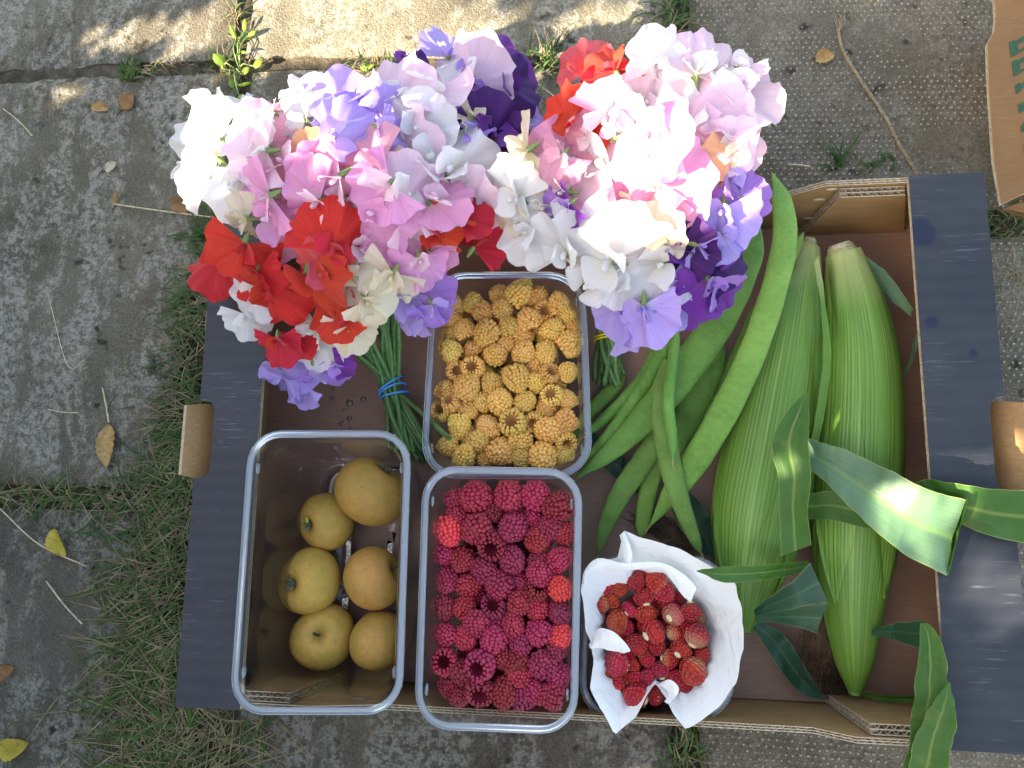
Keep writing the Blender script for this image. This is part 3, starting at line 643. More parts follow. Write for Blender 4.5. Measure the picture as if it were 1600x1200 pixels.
apple(510, 814, 47, (478, 822), 'greenish russet apple with a bright yellow eye beside the largest one', face='eye', eye=True)
apple(484, 908, 51, (455, 912), 'russet apple nearest the tray end, dark eye turned outwards', face='eye', z=.036)
apple(583, 903, 49, (640, 880), 'plain pale russet apple in the middle of the punnet rim side')
apple(505, 995, 50, (504, 986), 'russet apple showing its stalk hollow, nearest the bottom of the punnet')
apple(590, 1001, 46, (640, 1015), 'narrow yellow russet apple in the lower right of its punnet')

# ------------------------------------------------------------------ raspberries
def rasp_mesh(seed, ds=.168, fat=0.):
    r = np.random.default_rng(seed); mb = MB(); rows = [(-.64, .74, 15), (-.42, .84, 17), (-.19, .88, 18), (.04, .86, 18), (.27, .79, 16), (.49, .66, 14), (.69, .50, 10), (.84, .29, 7), (.93, .09, 2)]
    sq = r.uniform(.92, 1.1)
    ico = bmesh.new(); bmesh.ops.create_icosphere(ico, subdivisions=1, radius=1); iv = np.array([v.co[:] for v in ico.verts]); fi = [tuple(v.index for v in f.verts) for f in ico.faces]; ico.free()
    for k, (z, R, n) in enumerate(rows):
        for i in range(n):
            a = (i + .5 * (k % 2)) / n * 2 * PI + r.normal(0, .05); rr = R * (1 + r.normal(0, .03)); s = ds * (1 + r.normal(0, .10)) * (1 if k < 5 else 1.02)
            c = np.array([rr * math.cos(a), rr * math.sin(a) * sq, z + r.normal(0, .025)]); mb.add(iv * s * np.array([1, 1, 1.02]) + c, fi, 0)
    for i in range(11):                              # inner lip round the hollow
        a = i / 11 * 2 * PI; mb.add(iv * .13 + np.array([.55 * math.cos(a), .55 * math.sin(a) * sq, -.72]), fi, 0)
    th = np.linspace(0, 2 * PI, 14, endpoint=False)
    prof = [(.52, -.62), (.47, -.3), (.38, .1), (.25, .4), (.02, .52)]
    mb.grid(np.array([[(q * math.cos(a), q * math.sin(a) * sq, z) for a in th] for q, z in prof]), cv=True, mi=1)
    prof = [(.66, -.62), (.80, -.3), (.80, .08), (.66, .44), (.40, .74), (.02, .90)]; prof = [(a + fat, b + fat * .5) for a, b in prof[:-1]] + [(.02, .90 + fat)]
    mb.grid(np.array([[(q * math.cos(a), q * math.sin(a) * sq, z) for a in th] for q, z in prof]), cv=True, mi=0)
    return mb.mesh('raspberry')
RM_G = [rasp_mesh(s, .192, .015) for s in range(5)]; RM_R = [rasp_mesh(s, .176, .0) for s in range(5)]; RM_B = [m.copy() for m in RM_R[:3]]
for lst, a, b in ((RM_G, M_GOLD, M_GCORE), (RM_R, M_RASP, M_RCORE), (RM_B, M_RASPB, M_RCORE)):
    for m in lst: m.materials.append(a); m.materials.append(b)
def berry(meshes, pos, r, hole, name, label, group, cat='raspberry'):
    o = link(name, rng.choice(meshes), None, label=label, cat=cat, group=group)
    if hole: d = Vector((rng.gauss(0, .35), rng.gauss(0, .35), -1))          # tip down, hollow up
    else:
        d = Vector((rng.gauss(0, 1), rng.gauss(0, 1), abs(rng.gauss(0, .55)) + .05))
    o.rotation_euler = (d.to_track_quat('Z', 'Y') @ Euler((0, 0, rng.uniform(0, 6.28))).to_quaternion()).to_euler()
    o.location = pos; s = r * 1.02; o.scale = (s * rng.uniform(.88, 1.08), s * rng.uniform(.92, 1.08), s * rng.uniform(.88, 1.18)); return o
def fill(pun, top, limit, rb, seed, inset):
    """drop spheres into the punnet until the heap reaches the limit: the layers under the visible one"""
    r = np.random.default_rng(seed); root, c, cen, hx, hy = pun; S = []; misses = 0
    while misses < 26 and len(S) < 110:
        best = None
        for _ in range(24):
            uv = r.uniform(-1, 1, 2) * np.array([1 - (inset + rb) / hx, 1 - (inset + rb) / hy]); q = quadmap(c, uv[None])[0]; z = .0105 + rb
            for (x, y, zz) in S:
                d2 = (x - q[0]) ** 2 + (y - q[1]) ** 2
                if d2 < (1.86 * rb) ** 2: z = max(z, zz + math.sqrt((1.86 * rb) ** 2 - d2))
            if best is None or z < best[2]: best = (q[0], q[1], z)
        if best[2] > limit: misses += 1; continue
        S.append(best)
    return S
GOLD = [(190,210,48),(285,195,55),(345,245,60),(440,150,50),(550,138,75),(655,165,50),(775,200,65),(695,240,52,1),(455,225,62),(605,290,70),(495,330,62),(240,345,60),(365,370,75),(740,345,65),(840,425,68),(160,465,70),(290,460,45),(410,485,65),(580,475,62),(705,475,65),(825,590,58),(720,600,60,1),(290,560,70,1),(190,575,45,1),(395,650,58),(535,625,80),(650,650,58),(130,690,45),(255,670,80),(345,760,55),(445,750,78),(585,755,65),(740,725,62,1),(825,745,55),(170,770,60,1),(105,815,55,1),(265,805,58),(700,795,50),(515,880,85,1),(640,865,50,1),(210,890,70),(380,900,65),(810,870,70),(715,915,70),(815,980,60,1),(555,980,65),(265,950,40),(325,980,70),(150,1005,60),(240,1065,72),(445,1040,75),(360,1075,40),(560,1075,62),(685,1075,75),(800,1050,45),(820,275,45),(845,335,40),(475,430,50),(575,390,50),(180,295,45),(165,375,40)]
GH = {(695, 240): 'golden raspberry showing its hollow sideways, in the far right part of the low punnet', (720, 600): 'split golden raspberry with a wide open hollow near the right wall of the low punnet', (290, 560): 'golden raspberry with its hollow up, the farther one on the left side', (190, 575): 'golden raspberry with a hidden hollow tucked beside the farther hollow one on the left', (740, 725): 'golden raspberry with a small closed hollow facing up, near the right wall',
      (170, 770): 'golden raspberry with its hollow up, in the touching pair by the left wall, inner one', (105, 815): 'golden raspberry with its hollow up, touching the left wall of the low punnet', (515, 880): 'largest golden raspberry with its hollow facing straight up, near the middle', (640, 865): 'golden raspberry with its hollow up, just right of the largest hollow one', (815, 980): 'golden raspberry with its hollow up in the near right corner of the low punnet'}
for b in GOLD:
    a, e = 660 + b[0] / 3.637, 420 + b[1] / 3.637; z = .044 + (b[2] - 58) / 58 * .011; r = px(max(b[2], 58) / 3.637, z) * 1.03
    berry(RM_G, P(a, e, z), r, len(b) > 3, 'golden_raspberry', GH.get(b[:2], 'golden raspberry heaped in the low punnet, hollow turned away'), 'golden raspberries')
for (x, y, z) in fill(PY, 0, .037, .0098, 3, .017): berry(RM_G, (x, y, z), .0098, False, 'golden_raspberry', 'golden raspberry heaped in the low punnet, hollow turned away', 'golden raspberries')
RED = [(285,150,70),(205,170,35),(425,155,65),(355,210,50),(540,150,60),(630,195,65),(200,235,45),(170,300,60,2),(290,290,65),(440,285,65),(595,280,55),(530,250,35),(350,350,65,1),(545,340,55),(660,310,35),(155,400,45),(225,425,55),(440,425,60),(640,420,55),(550,420,45),(315,465,55),(160,510,52),(255,530,45),(380,525,58),(555,480,55),(470,515,30),(540,555,45,1),(640,540,55,3),(145,622,50),(235,620,45),(360,620,52,1),(470,605,55),(545,630,45),(635,645,50),(285,690,58),(440,695,52),(365,690,35),(150,740,52),(240,755,52),(360,755,58),(550,730,55),(640,745,48,4),(475,780,48),(150,855,60,1),(305,865,62,1),(225,900,55),(400,840,45),(460,865,50),(570,865,58),(625,800,45),(470,915,50),(630,915,40),(300,980,58,1),(215,1000,45),(405,990,55),(170,950,30),(480,1000,35),(535,985,45),(605,1000,58)]
RL = {0: 'dark red raspberry heaped in the punnet, hollow turned away', 1: 'red raspberry with its dark hollow end facing up', 2: 'bright red raspberry at the upper left of the red heap', 3: 'bright red round raspberry touching the right wall of the punnet', 4: 'smallest orange red raspberry by the right wall of the punnet'}
RH = {(350, 350): 'red raspberry with a split hollow in the far half of the red heap', (540, 555): 'small red raspberry with an open hollow beside the bright round one', (360, 620): 'red raspberry with its hollow up in the very middle of the red heap', (150, 855): 'red raspberry with a dark round hollow touching the left wall', (305, 865): 'red raspberry with a dark round hollow right of the one at the left wall', (300, 980): 'red raspberry with its hollow up, nearest the near rim of the punnet'}
for b in RED:
    a, e = 640 + b[0] / 2.729, 720 + b[1] / 2.729; z = .072 + (b[2] - 50) / 50 * .012; r = px(max(b[2], 50) / 2.729, z) * 1.02; k = b[3] if len(b) > 3 else 0
    berry(RM_B if k > 1 else RM_R, P(a, e, z), r, k == 1, 'red_raspberry', RH.get(b[:2], RL[k]), 'red raspberries')
for (x, y, z) in fill(PR, 0, .060, .0104, 4, .020): berry(RM_R, (x, y, z), .0104, False, 'red_raspberry', RL[0], 'red raspberries')

# ------------------------------------------------------------------ tissue and wild strawberries
tc0 = P(1022, 985, .03)
OUT = [(975, 828, .083), (1012, 842, .085), (1058, 855, .087), (1097, 874, .088), (1148, 908, .086), (1160, 955, .085), (1163, 1010, .085), (1152, 1068, .085), (1122, 1108, .086), (1073, 1143, .084), (1052, 1117, .080), (1040, 1092, .078), (1024, 1068, .072), (1010, 1088, .076), (994, 1120, .080), (961, 1149, .083), (938, 1110, .083), (921, 1078, .082), (926, 1040, .080), (922, 1010, .078), (913, 975, .078), (907, 925, .079), (910, 897, .080), (934, 874, .082), (964, 872, .080)]
ow = np.array([tuple(P(a, b, z)) for a, b, z in OUT]); K = 132
ol = []
m_ = len(OUT)
for i in range(K):
    s = i / K * m_; k = int(s); f = s - k; ol.append(ow[k] * (1 - f) + ow[(k + 1) % m_] * f)
ol = np.array(ol); ang = np.arctan2(ol[:, 1] - tc0.y, ol[:, 0] - tc0.x)
mbp = MB(); rows = []
for s in np.linspace(0.02, 1, 30):
    rb_ = .037 + .004 * np.sin(ang * 2 + 1)
    wall = np.stack([tc0.x + rb_ * np.cos(ang), tc0.y + rb_ * 1.05 * np.sin(ang)], -1)
    cx = np.array([tc0.x, tc0.y])
    if s < .35: f = s / .35; xy = cx + (wall - cx) * f * .86; z = np.full(K, .0115 + .004 * f ** 4)
    else:
        f = (s - .35) / .65; g_ = f ** 2.0; xy = (cx + (wall - cx) * (.86 + .10 * min(1, f * 3))) * (1 - g_) + ol[:, :2] * g_; z = .0155 + (ol[:, 2] - .0155) * (f ** .75)
    crm = np.abs(fbm(ang * 4.5 + 3, s * 5 + ang * 0, 3)) + .6 * np.abs(fbm(ang * 9 + 1 + s * 3, s * 9 + ang * 0, 2)); fold = -.018 * f * crm + .0009 * f * np.sin(ang * 9 + 3 * np.sin(ang * 2)) + .0035 * f * fbm(ang * 3 + 9, s * 4 + ang * 0) * 2 + .0012 * fbm(ang * 14, s * 16 + ang * 0)
    dv = np.stack([np.cos(ang), np.sin(ang)], -1); xy = xy + dv * (fold * (1 if s < .8 else 1 - 4.2 * (s - .8)))[:, None]
    rows.append(np.column_stack([xy, z + .0015 * f * fbm(ang * 6 + 2, s * 9 + ang * 0) * 2]))
mbp.grid(np.array(rows), cv=True)
def flap(A, B, n=26, k=6, puff=.004, seed=0):
    a = cr([tuple(P(*q)) for q in A], n); b = cr([tuple(P(*q)) for q in B], n); r_ = []
    for f in np.linspace(0, 1, k): r_.append(a * (1 - f) + b * f + np.array([0, 0, puff * math.sin(f * PI)]) + np.column_stack([np.zeros(n), np.zeros(n), .003 * fbm(np.arange(n) * .4 + seed, np.full(n, f * 2))]))
    mbp.grid(np.array(r_))
flap([(909, 912, .080), (914, 890, .083), (935, 872, .086), (975, 880, .087), (1028, 878, .086), (1064, 894, .087), (1087, 917, .086), (1083, 930, .083)], [(918, 912, .076), (922, 896, .077), (944, 890, .078), (985, 891, .079), (1030, 888, .079), (1050, 908, .079), (1066, 930, .079), (1078, 941, .079)], seed=1)
flap([(920, 1008, .078), (932, 985, .084), (944, 982, .087), (960, 988, .087), (976, 1003, .085), (985, 1015, .083)], [(924, 1014, .076), (936, 1012, .080), (950, 1016, .081), (964, 1018, .081), (974, 1021, .080), (983, 1018, .080)], seed=2)
flap([(975, 830, .084), (984, 850, .086), (988, 868, .086), (985, 882, .084)], [(968, 836, .080), (972, 852, .080), (974, 866, .080), (976, 880, .080)], n=12, seed=3)
flap([(1034, 1066, .078), (1046, 1062, .084), (1058, 1070, .085), (1060, 1082, .083), (1046, 1098, .082)], [(1026, 1070, .074), (1036, 1074, .075), (1042, 1080, .076), (1044, 1088, .077), (1038, 1096, .078)], n=16, seed=4)
pap = link('paper_tissue', mbp.mesh('paper_tissue'), M_PAPER, label='crumpled white paper tissue wrapped round the wild strawberries', cat='tissue')
def straw_mesh(seed):
    r = np.random.default_rng(seed); nu, nv = 20, 14; T = np.linspace(0, 1, nv)[:, None]; Hh = np.linspace(0, 2 * PI, nu, endpoint=False)[None]
    k = r.uniform(.0, 1.); rad = np.sin(np.pi * T ** (.72 + .25 * k)) ** .75 * (1 + .06 * np.sin(2 * Hh + 1) + .04 * np.sin(3 * Hh)); z = (T - .5) * (1.75 + .5 * k)
    p = np.stack([rad * np.cos(Hh), rad * np.sin(Hh), -z + 0 * Hh], -1); mb = MB(); mb.grid(p, cv=True, c=np.stack([Hh / 6.283 + 0 * T, 1 - T + 0 * Hh, 0 * T + 0 * Hh], -1)); return mb.mesh('strawberry')
SM = [straw_mesh(s) for s in range(6)]
for m in SM: m.materials.append(M_STRAW)
sm = MB(); sm.ball((0, 0, .90), (.36, .28, .16), 10, 6); SCAR = sm.mesh('hull_scar'); SCAR.materials.append(M_SCAR)
# (crop x, crop y, half size, direction of the pale scar or None) in a 3.332x enlargement at (880, 800)
STR = [(222,376,54),(280,325,45),(292,402,50),(375,360,58,'pale'),(485,365,62),(200,478,50,'s'),(250,465,48),(420,440,58,'s'),(530,425,62),(345,505,48,'s'),(430,530,60),(280,570,65),(330,605,45),(575,530,62,'s'),(665,525,58),(475,615,70,'s'),(575,625,48,'s'),(695,640,68,'s'),(385,690,62),(485,695,50),(615,710,58,'s'),(330,690,45),(280,785,70,'s'),(440,770,42),(365,795,40),(505,820,50,'s'),(560,765,52),(715,745,52),(675,830,75,'pale'),(275,890,50),(370,865,45),(435,860,48),(270,940,50),(370,955,72),(480,960,45,'s'),(590,865,48),(635,905,50),(740,840,40),(250,840,50),(325,860,40),(640,590,40),(420,590,40),(240,330,42),(330,335,40),(430,330,44),(545,480,40),(620,660,42),(340,745,40),(420,735,38),(545,850,38),(690,930,40),(300,640,36)]
for i, b in enumerate(STR):
    a, e = 880 + b[0] / 3.332, 800 + b[1] / 3.332; z = .060 + (b[2] - 52) / 52 * .010; r = px(b[2] / 3.332, z)
    k = b[3] if len(b) > 3 else ''
    lab = {'': 'small red wild strawberry in the white tissue, scar hidden', 's': 'small wild strawberry in the white tissue showing its pale round scar', 'pale': 'large pale tipped wild strawberry at the %s of the heap' % ('far side' if e < 950 else 'near right')}[k]
    root = empty('wild_strawberry', P(a, e, z), lab, 'strawberry', 'wild strawberries in the tissue')
    o = link('flesh', SM[i % 6], None, root); o.scale = (r * .93,) * 3
    d = Vector((rng.gauss(0, .9), rng.gauss(-.5, .6), rng.uniform(.55, 1.0))) if k == 's' else Vector((rng.gauss(0, 1), rng.gauss(0, 1), -rng.uniform(.1, .8)))
    o.rotation_euler = d.to_track_quat('Z', 'Y').to_euler()
    c = link('hull_scar', SCAR, None, root); c.scale = o.scale; c.rotation_euler = o.rotation_euler
r2 = np.random.default_rng(9); S = []
for _ in range(1200):
    if len(S) > 55: break
    q = r2.uniform(-1, 1, 2)
    if q @ q > 1: continue
    x, y = tc0.x + q[0] * .033, tc0.y + q[1] * .037; z = .020; rb = .0078
    for (xx, yy, zz) in S:
        d2 = (xx - x) ** 2 + (yy - y) ** 2
        if d2 < (1.9 * rb) ** 2: z = max(z, zz + math.sqrt((1.9 * rb) ** 2 - d2))
    if z > .050: continue
    S.append((x, y, z))
for i, q in enumerate(S):
    root = empty('wild_strawberry', q, 'small red wild strawberry in the white tissue, scar hidden', 'strawberry', 'wild strawberries in the tissue')
    o = link('flesh', SM[i % 6], None, root); o.scale = (.0078,) * 3; o.rotation_euler = (rng.uniform(0, 6), rng.uniform(0, 6), 0)

# ------------------------------------------------------------------ runner beans
def bean(pts, label, flat=.42, seed=0, bumps=1.0):
    """pts: (px, py, z, half width px); widest face up unless flat > 1"""
    q = np.array([tuple(P(a, b, z)) + (px(w * .86, z),) for a, b, z, w in pts]); c = cr(q, 64); path, w = c[:, :3], np.maximum(c[:, 3], .0004)
    t_ = np.gradient(path, axis=0); t_ /= np.linalg.norm(t_, axis=1)[:, None]
    side = np.cross([0, 0, 1.], t_); side /= np.linalg.norm(side, axis=1)[:, None]; up = np.cross(t_, side)
    s = np.linspace(0, 1, 64); ln = np.linalg.norm(np.diff(path, axis=0), axis=1).sum()
    end = np.minimum(1, np.minimum(s, 1 - s) * 9) ** .55
    bmp = 1 + bumps * (.20 * np.sin(s * ln / .021 * 2 * PI + seed)) * end
    a = np.linspace(0, 2 * PI, 18, endpoint=False); rows = []
    hw = w * end; th = np.minimum(hw, hw.max()) * flat * bmp
    for i in range(64):
        wob = 1 + .02 * math.sin(i * .9 + seed)
        ca = np.sign(np.cos(a)) * np.abs(np.cos(a)) ** .85
        rows.append(path[i] + (ca * hw[i] * wob)[:, None] * side[i] + (np.sin(a) * th[i])[:, None] * up[i])
    cc = np.stack(np.broadcast_arrays((a / 6.283)[None, :] , (s * ln * 8)[:, None], np.zeros((64, 18))), -1)
    mb = MB(); mb.grid(np.array(rows), cv=True, c=cc); mb.f.append(tuple(range(18))); mb.m.append(0); mb.f.append(tuple(63 * 18 + k for k in range(18))); mb.m.append(0)
    base = path[32].copy(); root = empty('runner_bean', tuple(base), label, 'runner bean', 'runner beans lying between punnet and corn')
    part('pod', mb, M_BEAN, root)
    d = path[-1] - path[-3]; d /= np.linalg.norm(d); tp = MB(); tp.tube(cr([path[-1] - d * .002, path[-1] + d * .003, path[-1] + d * .007 + np.array([.001, 0, -.001])], 5), [hw[-2] * .5 + .0006, .0009, .0007, .0006, .0004], 6)
    part('tip', tp, M_TIP, root)
bean([(975, 585, .016, 13), (950, 615, .014, 14), (918, 648, .012, 12), (885, 690, .012, 7)], 'dark runner bean just showing beside the golden raspberries', seed=1)
bean([(1035, 520, .030, 13), (1015, 575, .026, 13), (985, 615, .024, 12), (945, 655, .022, 11), (912, 682, .022, 5)], 'thin edge-on runner bean whose end touches the golden raspberry punnet', .9, 2)
bean([(1090, 470, .03, 22), (1112, 560, .022, 24), (1080, 640, .018, 24), (1052, 700, .014, 18), (1035, 740, .012, 8)], 'runner bean mostly hidden under the two widest ones', seed=3)
bean([(1190, 470, .022, 14), (1160, 545, .016, 15), (1105, 640, .014, 14), (1065, 712, .012, 8)], 'dark narrow runner bean in the shade beneath the longest one', seed=4)
bean([(1050, 525, .040, 12), (1015, 590, .036, 14), (975, 650, .032, 13), (938, 697, .028, 11), (904, 734, .026, 5)], 'slim curved runner bean lying edge-on along the wide flat one', .8, 5)
bean([(1185, 350, .085, 16), (1170, 410, .075, 22), (1130, 490, .062, 29), (1082, 562, .052, 30), (1020, 640, .044, 27), (960, 700, .036, 18), (897, 750, .030, 6)], 'wide flat runner bean running down from the purple flowers to the punnet corner', .33, 6)
bean([(1045, 640, .030, 16), (1008, 715, .028, 20), (972, 768, .026, 19), (946, 822, .024, 13), (934, 866, .022, 5)], 'runner bean ending alone on the cardboard above the tissue', .34, 7)
bean([(1032, 690, .020, 13), (1018, 745, .018, 16), (1008, 790, .016, 15), (1001, 840, .016, 10)], 'short straight runner bean end just above the tissue peak', .36, 8)
bean([(1206, 268, .118, 7), (1222, 315, .116, 18), (1226, 375, .108, 22), (1210, 450, .096, 23), (1180, 540, .080, 24), (1140, 628, .066, 25), (1092, 712, .052, 24), (1050, 772, .040, 18), (1014, 824, .030, 7)], 'longest runner bean curving from the far wall across the other pods', .36, 9)
bean([(1256, 362, .060, 3), (1243, 390, .058, 8), (1222, 430, .052, 11), (1205, 480, .046, 10)], 'small dark green bean end poking out beside the corn stalk', .5, 10)
bean([(1058, 510, .066, 9), (1050, 570, .066, 10), (1044, 630, .064, 11), (1050, 680, .062, 9), (1051, 718, .060, 6)], 'narrow runner bean standing edge-on over the others, with a scarred end', 1.2, 11)
bean([(1040, 560, .052, 14), (1035, 630, .056, 20), (1044, 710, .054, 20), (1062, 780, .050, 17), (1084, 838, .044, 11), (1096, 866, .040, 5)], 'bright runner bean hanging down to the edge of the white tissue', .38, 12)

# ------------------------------------------------------------------ sweetcorn
def loft(A, B, n=40, k=11, dip=-.1, wave=.012, seed=None):
    seed = A[0][0] * .37 if seed is None else seed
    a = cr([tuple(P(*q)) for q in A], n); b = cr([tuple(P(*q)) for q in B], n); rows = []
    wd = np.linalg.norm(a - b, axis=1); ed = (b - a) / (wd[:, None] + 1e-9); a = a + ed * (.0020 * fbm(np.arange(n) * .33 + seed, np.full(n, seed)))[:, None]; b = b + ed * (.0020 * fbm(np.arange(n) * .33 + seed + 31, np.full(n, seed)))[:, None]
    wave = wave * np.minimum(1, wd / .03)
    for f in np.linspace(0, 1, k):
        z = dip * wd * (1 - abs(2 * f - 1)) + wave * fbm(np.arange(n) * .22 + seed, np.full(n, f * 1.3 + seed)) * np.minimum(1, abs(2 * f - 1) + .2)
        rows.append(a * (1 - f) + b * f + np.column_stack([0 * z, 0 * z, z]))
    mb = MB(); r_ = np.array(rows).transpose(1, 0, 2); mb.grid(r_); mb.grid(r_ - np.array([0, 0, .0004])); return mb
def cob(ax, label, seed, nl=4):
    q = np.array([tuple(P(a, b, z)) + (px(w, z),) for a, b, z, w in ax]); N = 56; c = cr(q, N); path, w = c[:, :3], c[:, 3]
    root = empty('corn_cob', tuple(path[N // 2]), label, 'corn cob', 'corn cobs in their husks')
    t_ = np.gradient(path, axis=0); t_ /= np.linalg.norm(t_, axis=1)[:, None]; side = np.cross([0, 0, 1.], t_); side /= np.linalg.norm(side, axis=1)[:, None]; up = np.cross(t_, side)
    s = np.linspace(0, 1, N); r = np.random.default_rng(seed)
    def shell(a0, span, off, s0, s1, narrow, ph):
        m = 26; rows = []; cc = []
        i0, i1 = int(s0 * (N - 1)), int(s1 * (N - 1))
        for i in range(i0, i1 + 1):
            f = (i - i0) / max(1, i1 - i0); sp = span * (1 - (.25 + .75 * min(1, narrow + .5)) * f ** 2.6) + .03
            a = a0 + ph * f + np.linspace(-.5, .5, m) * sp
            u = np.linspace(0, 1, m); rr = w[i] + off * (1 - .3 * f) + .00016 * np.sin(a * 52 + seed) + .0012 * fbm(a * 3 + seed, s[i] * 5 + a * 0) - .0006 * (np.abs(2 * u - 1) ** 6)
            lift = .0022 * np.exp(-((u - (1 if ph > 0 else 0)) / .06) ** 2) * f
            rr = rr + lift
            rows.append(path[i] + (np.cos(a) * rr)[:, None] * side[i] + (np.sin(a) * rr)[:, None] * up[i]); cc.append(np.stack([a / 6.283, np.full(m, s[i]), 0 * a], -1))
        mb = MB(); mb.grid(np.array(rows), c=np.array(cc)); part('husk_leaf', mb, M_HUSK, root)
    mb = MB(); a = np.linspace(0, 2 * PI, 30, endpoint=False); mb.grid(np.array([path[i] + (np.cos(a) * w[i] * .985)[:, None] * side[i] + (np.sin(a) * w[i] * .985)[:, None] * up[i] for i in range(N)]), cv=True, c=np.stack(np.broadcast_arrays((a / 6.283)[None], s[:, None], np.zeros((N, 30))), -1))
    mb.f.append(tuple((N - 1) * 30 + k for k in range(30))); mb.m.append(0); part('inner_husk', mb, M_HUSK, root)
    for k in range(nl):
        shell(PI / 2 + (k - (nl - 1) / 2) * 1.15 + r.normal(0, .25), r.uniform(2.2, 2.9), .0004 + .0005 * ((k * 3) % 4), 0.02, r.uniform(.72, .99), r.uniform(.25, .8), r.choice([-1, 1]) * r.uniform(.1, .5))
    b = MB(); d = -t_[0]; p0 = path[0]; rb = w[0]
    b.tube(np.array([p0 - d * .006, p0 + d * .002, p0 + d * .005]), [rb * .93, rb * .9, rb * .7], 16); part('cut_stalk', b, M_BUTT, root)
    return root
C1 = cob([(1264, 382, .040, 12), (1258, 410, .040, 21), (1246, 455, .039, 34), (1234, 520, .038, 49), (1218, 610, .036, 62), (1200, 710, .035, 66), (1184, 800, .034, 66), (1172, 880, .031, 52), (1166, 940, .026, 30), (1166, 985, .022, 10)], 'fat green corn cob in its husk beside the runner beans', 3)
C2 = cob([(1314, 390, .046, 22), (1322, 420, .043, 29), (1334, 480, .040, 42), (1342, 560, .038, 53), (1342, 660, .036, 58), (1337, 760, .035, 60), (1333, 860, .034, 55), (1332, 950, .032, 42), (1334, 1030, .028, 27), (1336, 1084, .024, 8)], 'green corn cob in its husk nearest the dark end of the tray', 8)
def cleaf(root, A, B, mat, label=None, **k): part('leaf', loft(A, B, **k), mat, root, label=label)
def zed(pts, z): return [(a, b, c if c else z) for a, b, c in pts]
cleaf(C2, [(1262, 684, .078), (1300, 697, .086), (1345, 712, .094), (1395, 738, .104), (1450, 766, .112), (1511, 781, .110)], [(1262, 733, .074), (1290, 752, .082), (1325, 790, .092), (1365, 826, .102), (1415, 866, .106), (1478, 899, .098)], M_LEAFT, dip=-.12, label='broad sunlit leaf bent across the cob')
cleaf(C2, [(1511, 781, .110), (1512, 779, .104), (1490, 770, .098), (1430, 752, .094)], [(1478, 899, .098), (1482, 893, .092), (1480, 850, .088), (1440, 790, .088)], M_LEAF, dip=0, n=16)
cleaf(C2, [(1432, 754, .096), (1455, 749, .100), (1500, 757, .104), (1560, 765, .106), (1660, 768, .104)], [(1436, 778, .092), (1470, 802, .094), (1510, 822, .098), (1560, 842, .102), (1660, 852, .102)], M_LEAF, dip=-.10, label='dark green leaf hanging over the tray end')
cleaf(C1, [(1255, 772, .062), (1300, 767, .072), (1340, 775, .078), (1400, 790, .084), (1450, 800, .088)], [(1255, 812, .058), (1300, 813, .070), (1350, 824, .076), (1400, 836, .082), (1450, 846, .086)], M_LEAF, dip=-.1)
cleaf(C1, [(1258, 614, .108), (1232, 640, .106), (1206, 690, .102), (1216, 745, .098), (1219, 800, .092), (1221, 870, .082)], [(1263, 613, .108), (1264, 650, .108), (1262, 690, .108), (1269, 745, .104), (1262, 800, .098), (1267, 852, .086)], M_LEAF, dip=-.08, label='upright pointed leaf standing against the cob')
cleaf(C1, [(1088, 891, .098), (1130, 885, .100), (1180, 884, .094), (1230, 880, .078), (1264, 878, .066)], [(1089, 893, .098), (1130, 909, .099), (1180, 908, .090), (1230, 900, .072), (1264, 890, .062)], M_LEAF, dip=-.15)
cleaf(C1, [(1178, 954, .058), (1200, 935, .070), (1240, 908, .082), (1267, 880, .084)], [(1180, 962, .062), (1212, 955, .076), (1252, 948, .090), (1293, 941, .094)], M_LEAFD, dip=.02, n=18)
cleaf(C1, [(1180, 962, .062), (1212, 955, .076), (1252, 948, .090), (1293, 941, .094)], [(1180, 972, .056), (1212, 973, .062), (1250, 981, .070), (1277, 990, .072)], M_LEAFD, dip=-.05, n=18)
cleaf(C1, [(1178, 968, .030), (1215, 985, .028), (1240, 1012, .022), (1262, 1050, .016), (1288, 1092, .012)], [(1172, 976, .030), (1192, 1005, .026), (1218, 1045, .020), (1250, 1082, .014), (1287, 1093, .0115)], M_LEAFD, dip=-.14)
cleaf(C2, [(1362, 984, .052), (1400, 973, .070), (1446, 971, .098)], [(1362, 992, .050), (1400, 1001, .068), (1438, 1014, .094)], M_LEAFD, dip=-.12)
cleaf(C2, [(1438, 974, .098), (1436, 1020, .102), (1430, 1080, .104), (1422, 1140, .100), (1404, 1225, .090)], [(1452, 974, .100), (1475, 1012, .104), (1481, 1070, .108), (1470, 1130, .108), (1440, 1225, .098)], M_LEAF, dip=-.12, label='long leaf drooping over the near corner of the tray')
cleaf(C2, [(1482, 1066, .110), (1458, 1100, .113), (1432, 1146, .110), (1412, 1226, .100)], [(1484, 1066, .110), (1493, 1110, .114), (1491, 1150, .115), (1474, 1236, .110)], M_LEAF, dip=-.06)
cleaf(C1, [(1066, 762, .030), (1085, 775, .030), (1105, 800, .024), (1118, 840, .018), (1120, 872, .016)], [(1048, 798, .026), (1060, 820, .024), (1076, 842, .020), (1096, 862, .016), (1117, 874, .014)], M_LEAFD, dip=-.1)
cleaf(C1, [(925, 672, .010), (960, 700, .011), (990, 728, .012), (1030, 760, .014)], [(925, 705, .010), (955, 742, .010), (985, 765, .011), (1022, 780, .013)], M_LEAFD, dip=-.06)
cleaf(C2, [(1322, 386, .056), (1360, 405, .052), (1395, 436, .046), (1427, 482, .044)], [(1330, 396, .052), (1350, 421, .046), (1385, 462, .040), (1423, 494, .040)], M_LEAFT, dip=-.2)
cleaf(C2, [(1436, 520, .03), (1430, 555, .028), (1416, 585, .026), (1398, 612, .026)], [(1430, 520, .03), (1423, 555, .028), (1409, 582, .026), (1396, 610, .026)], M_LEAFT, dip=-.1)
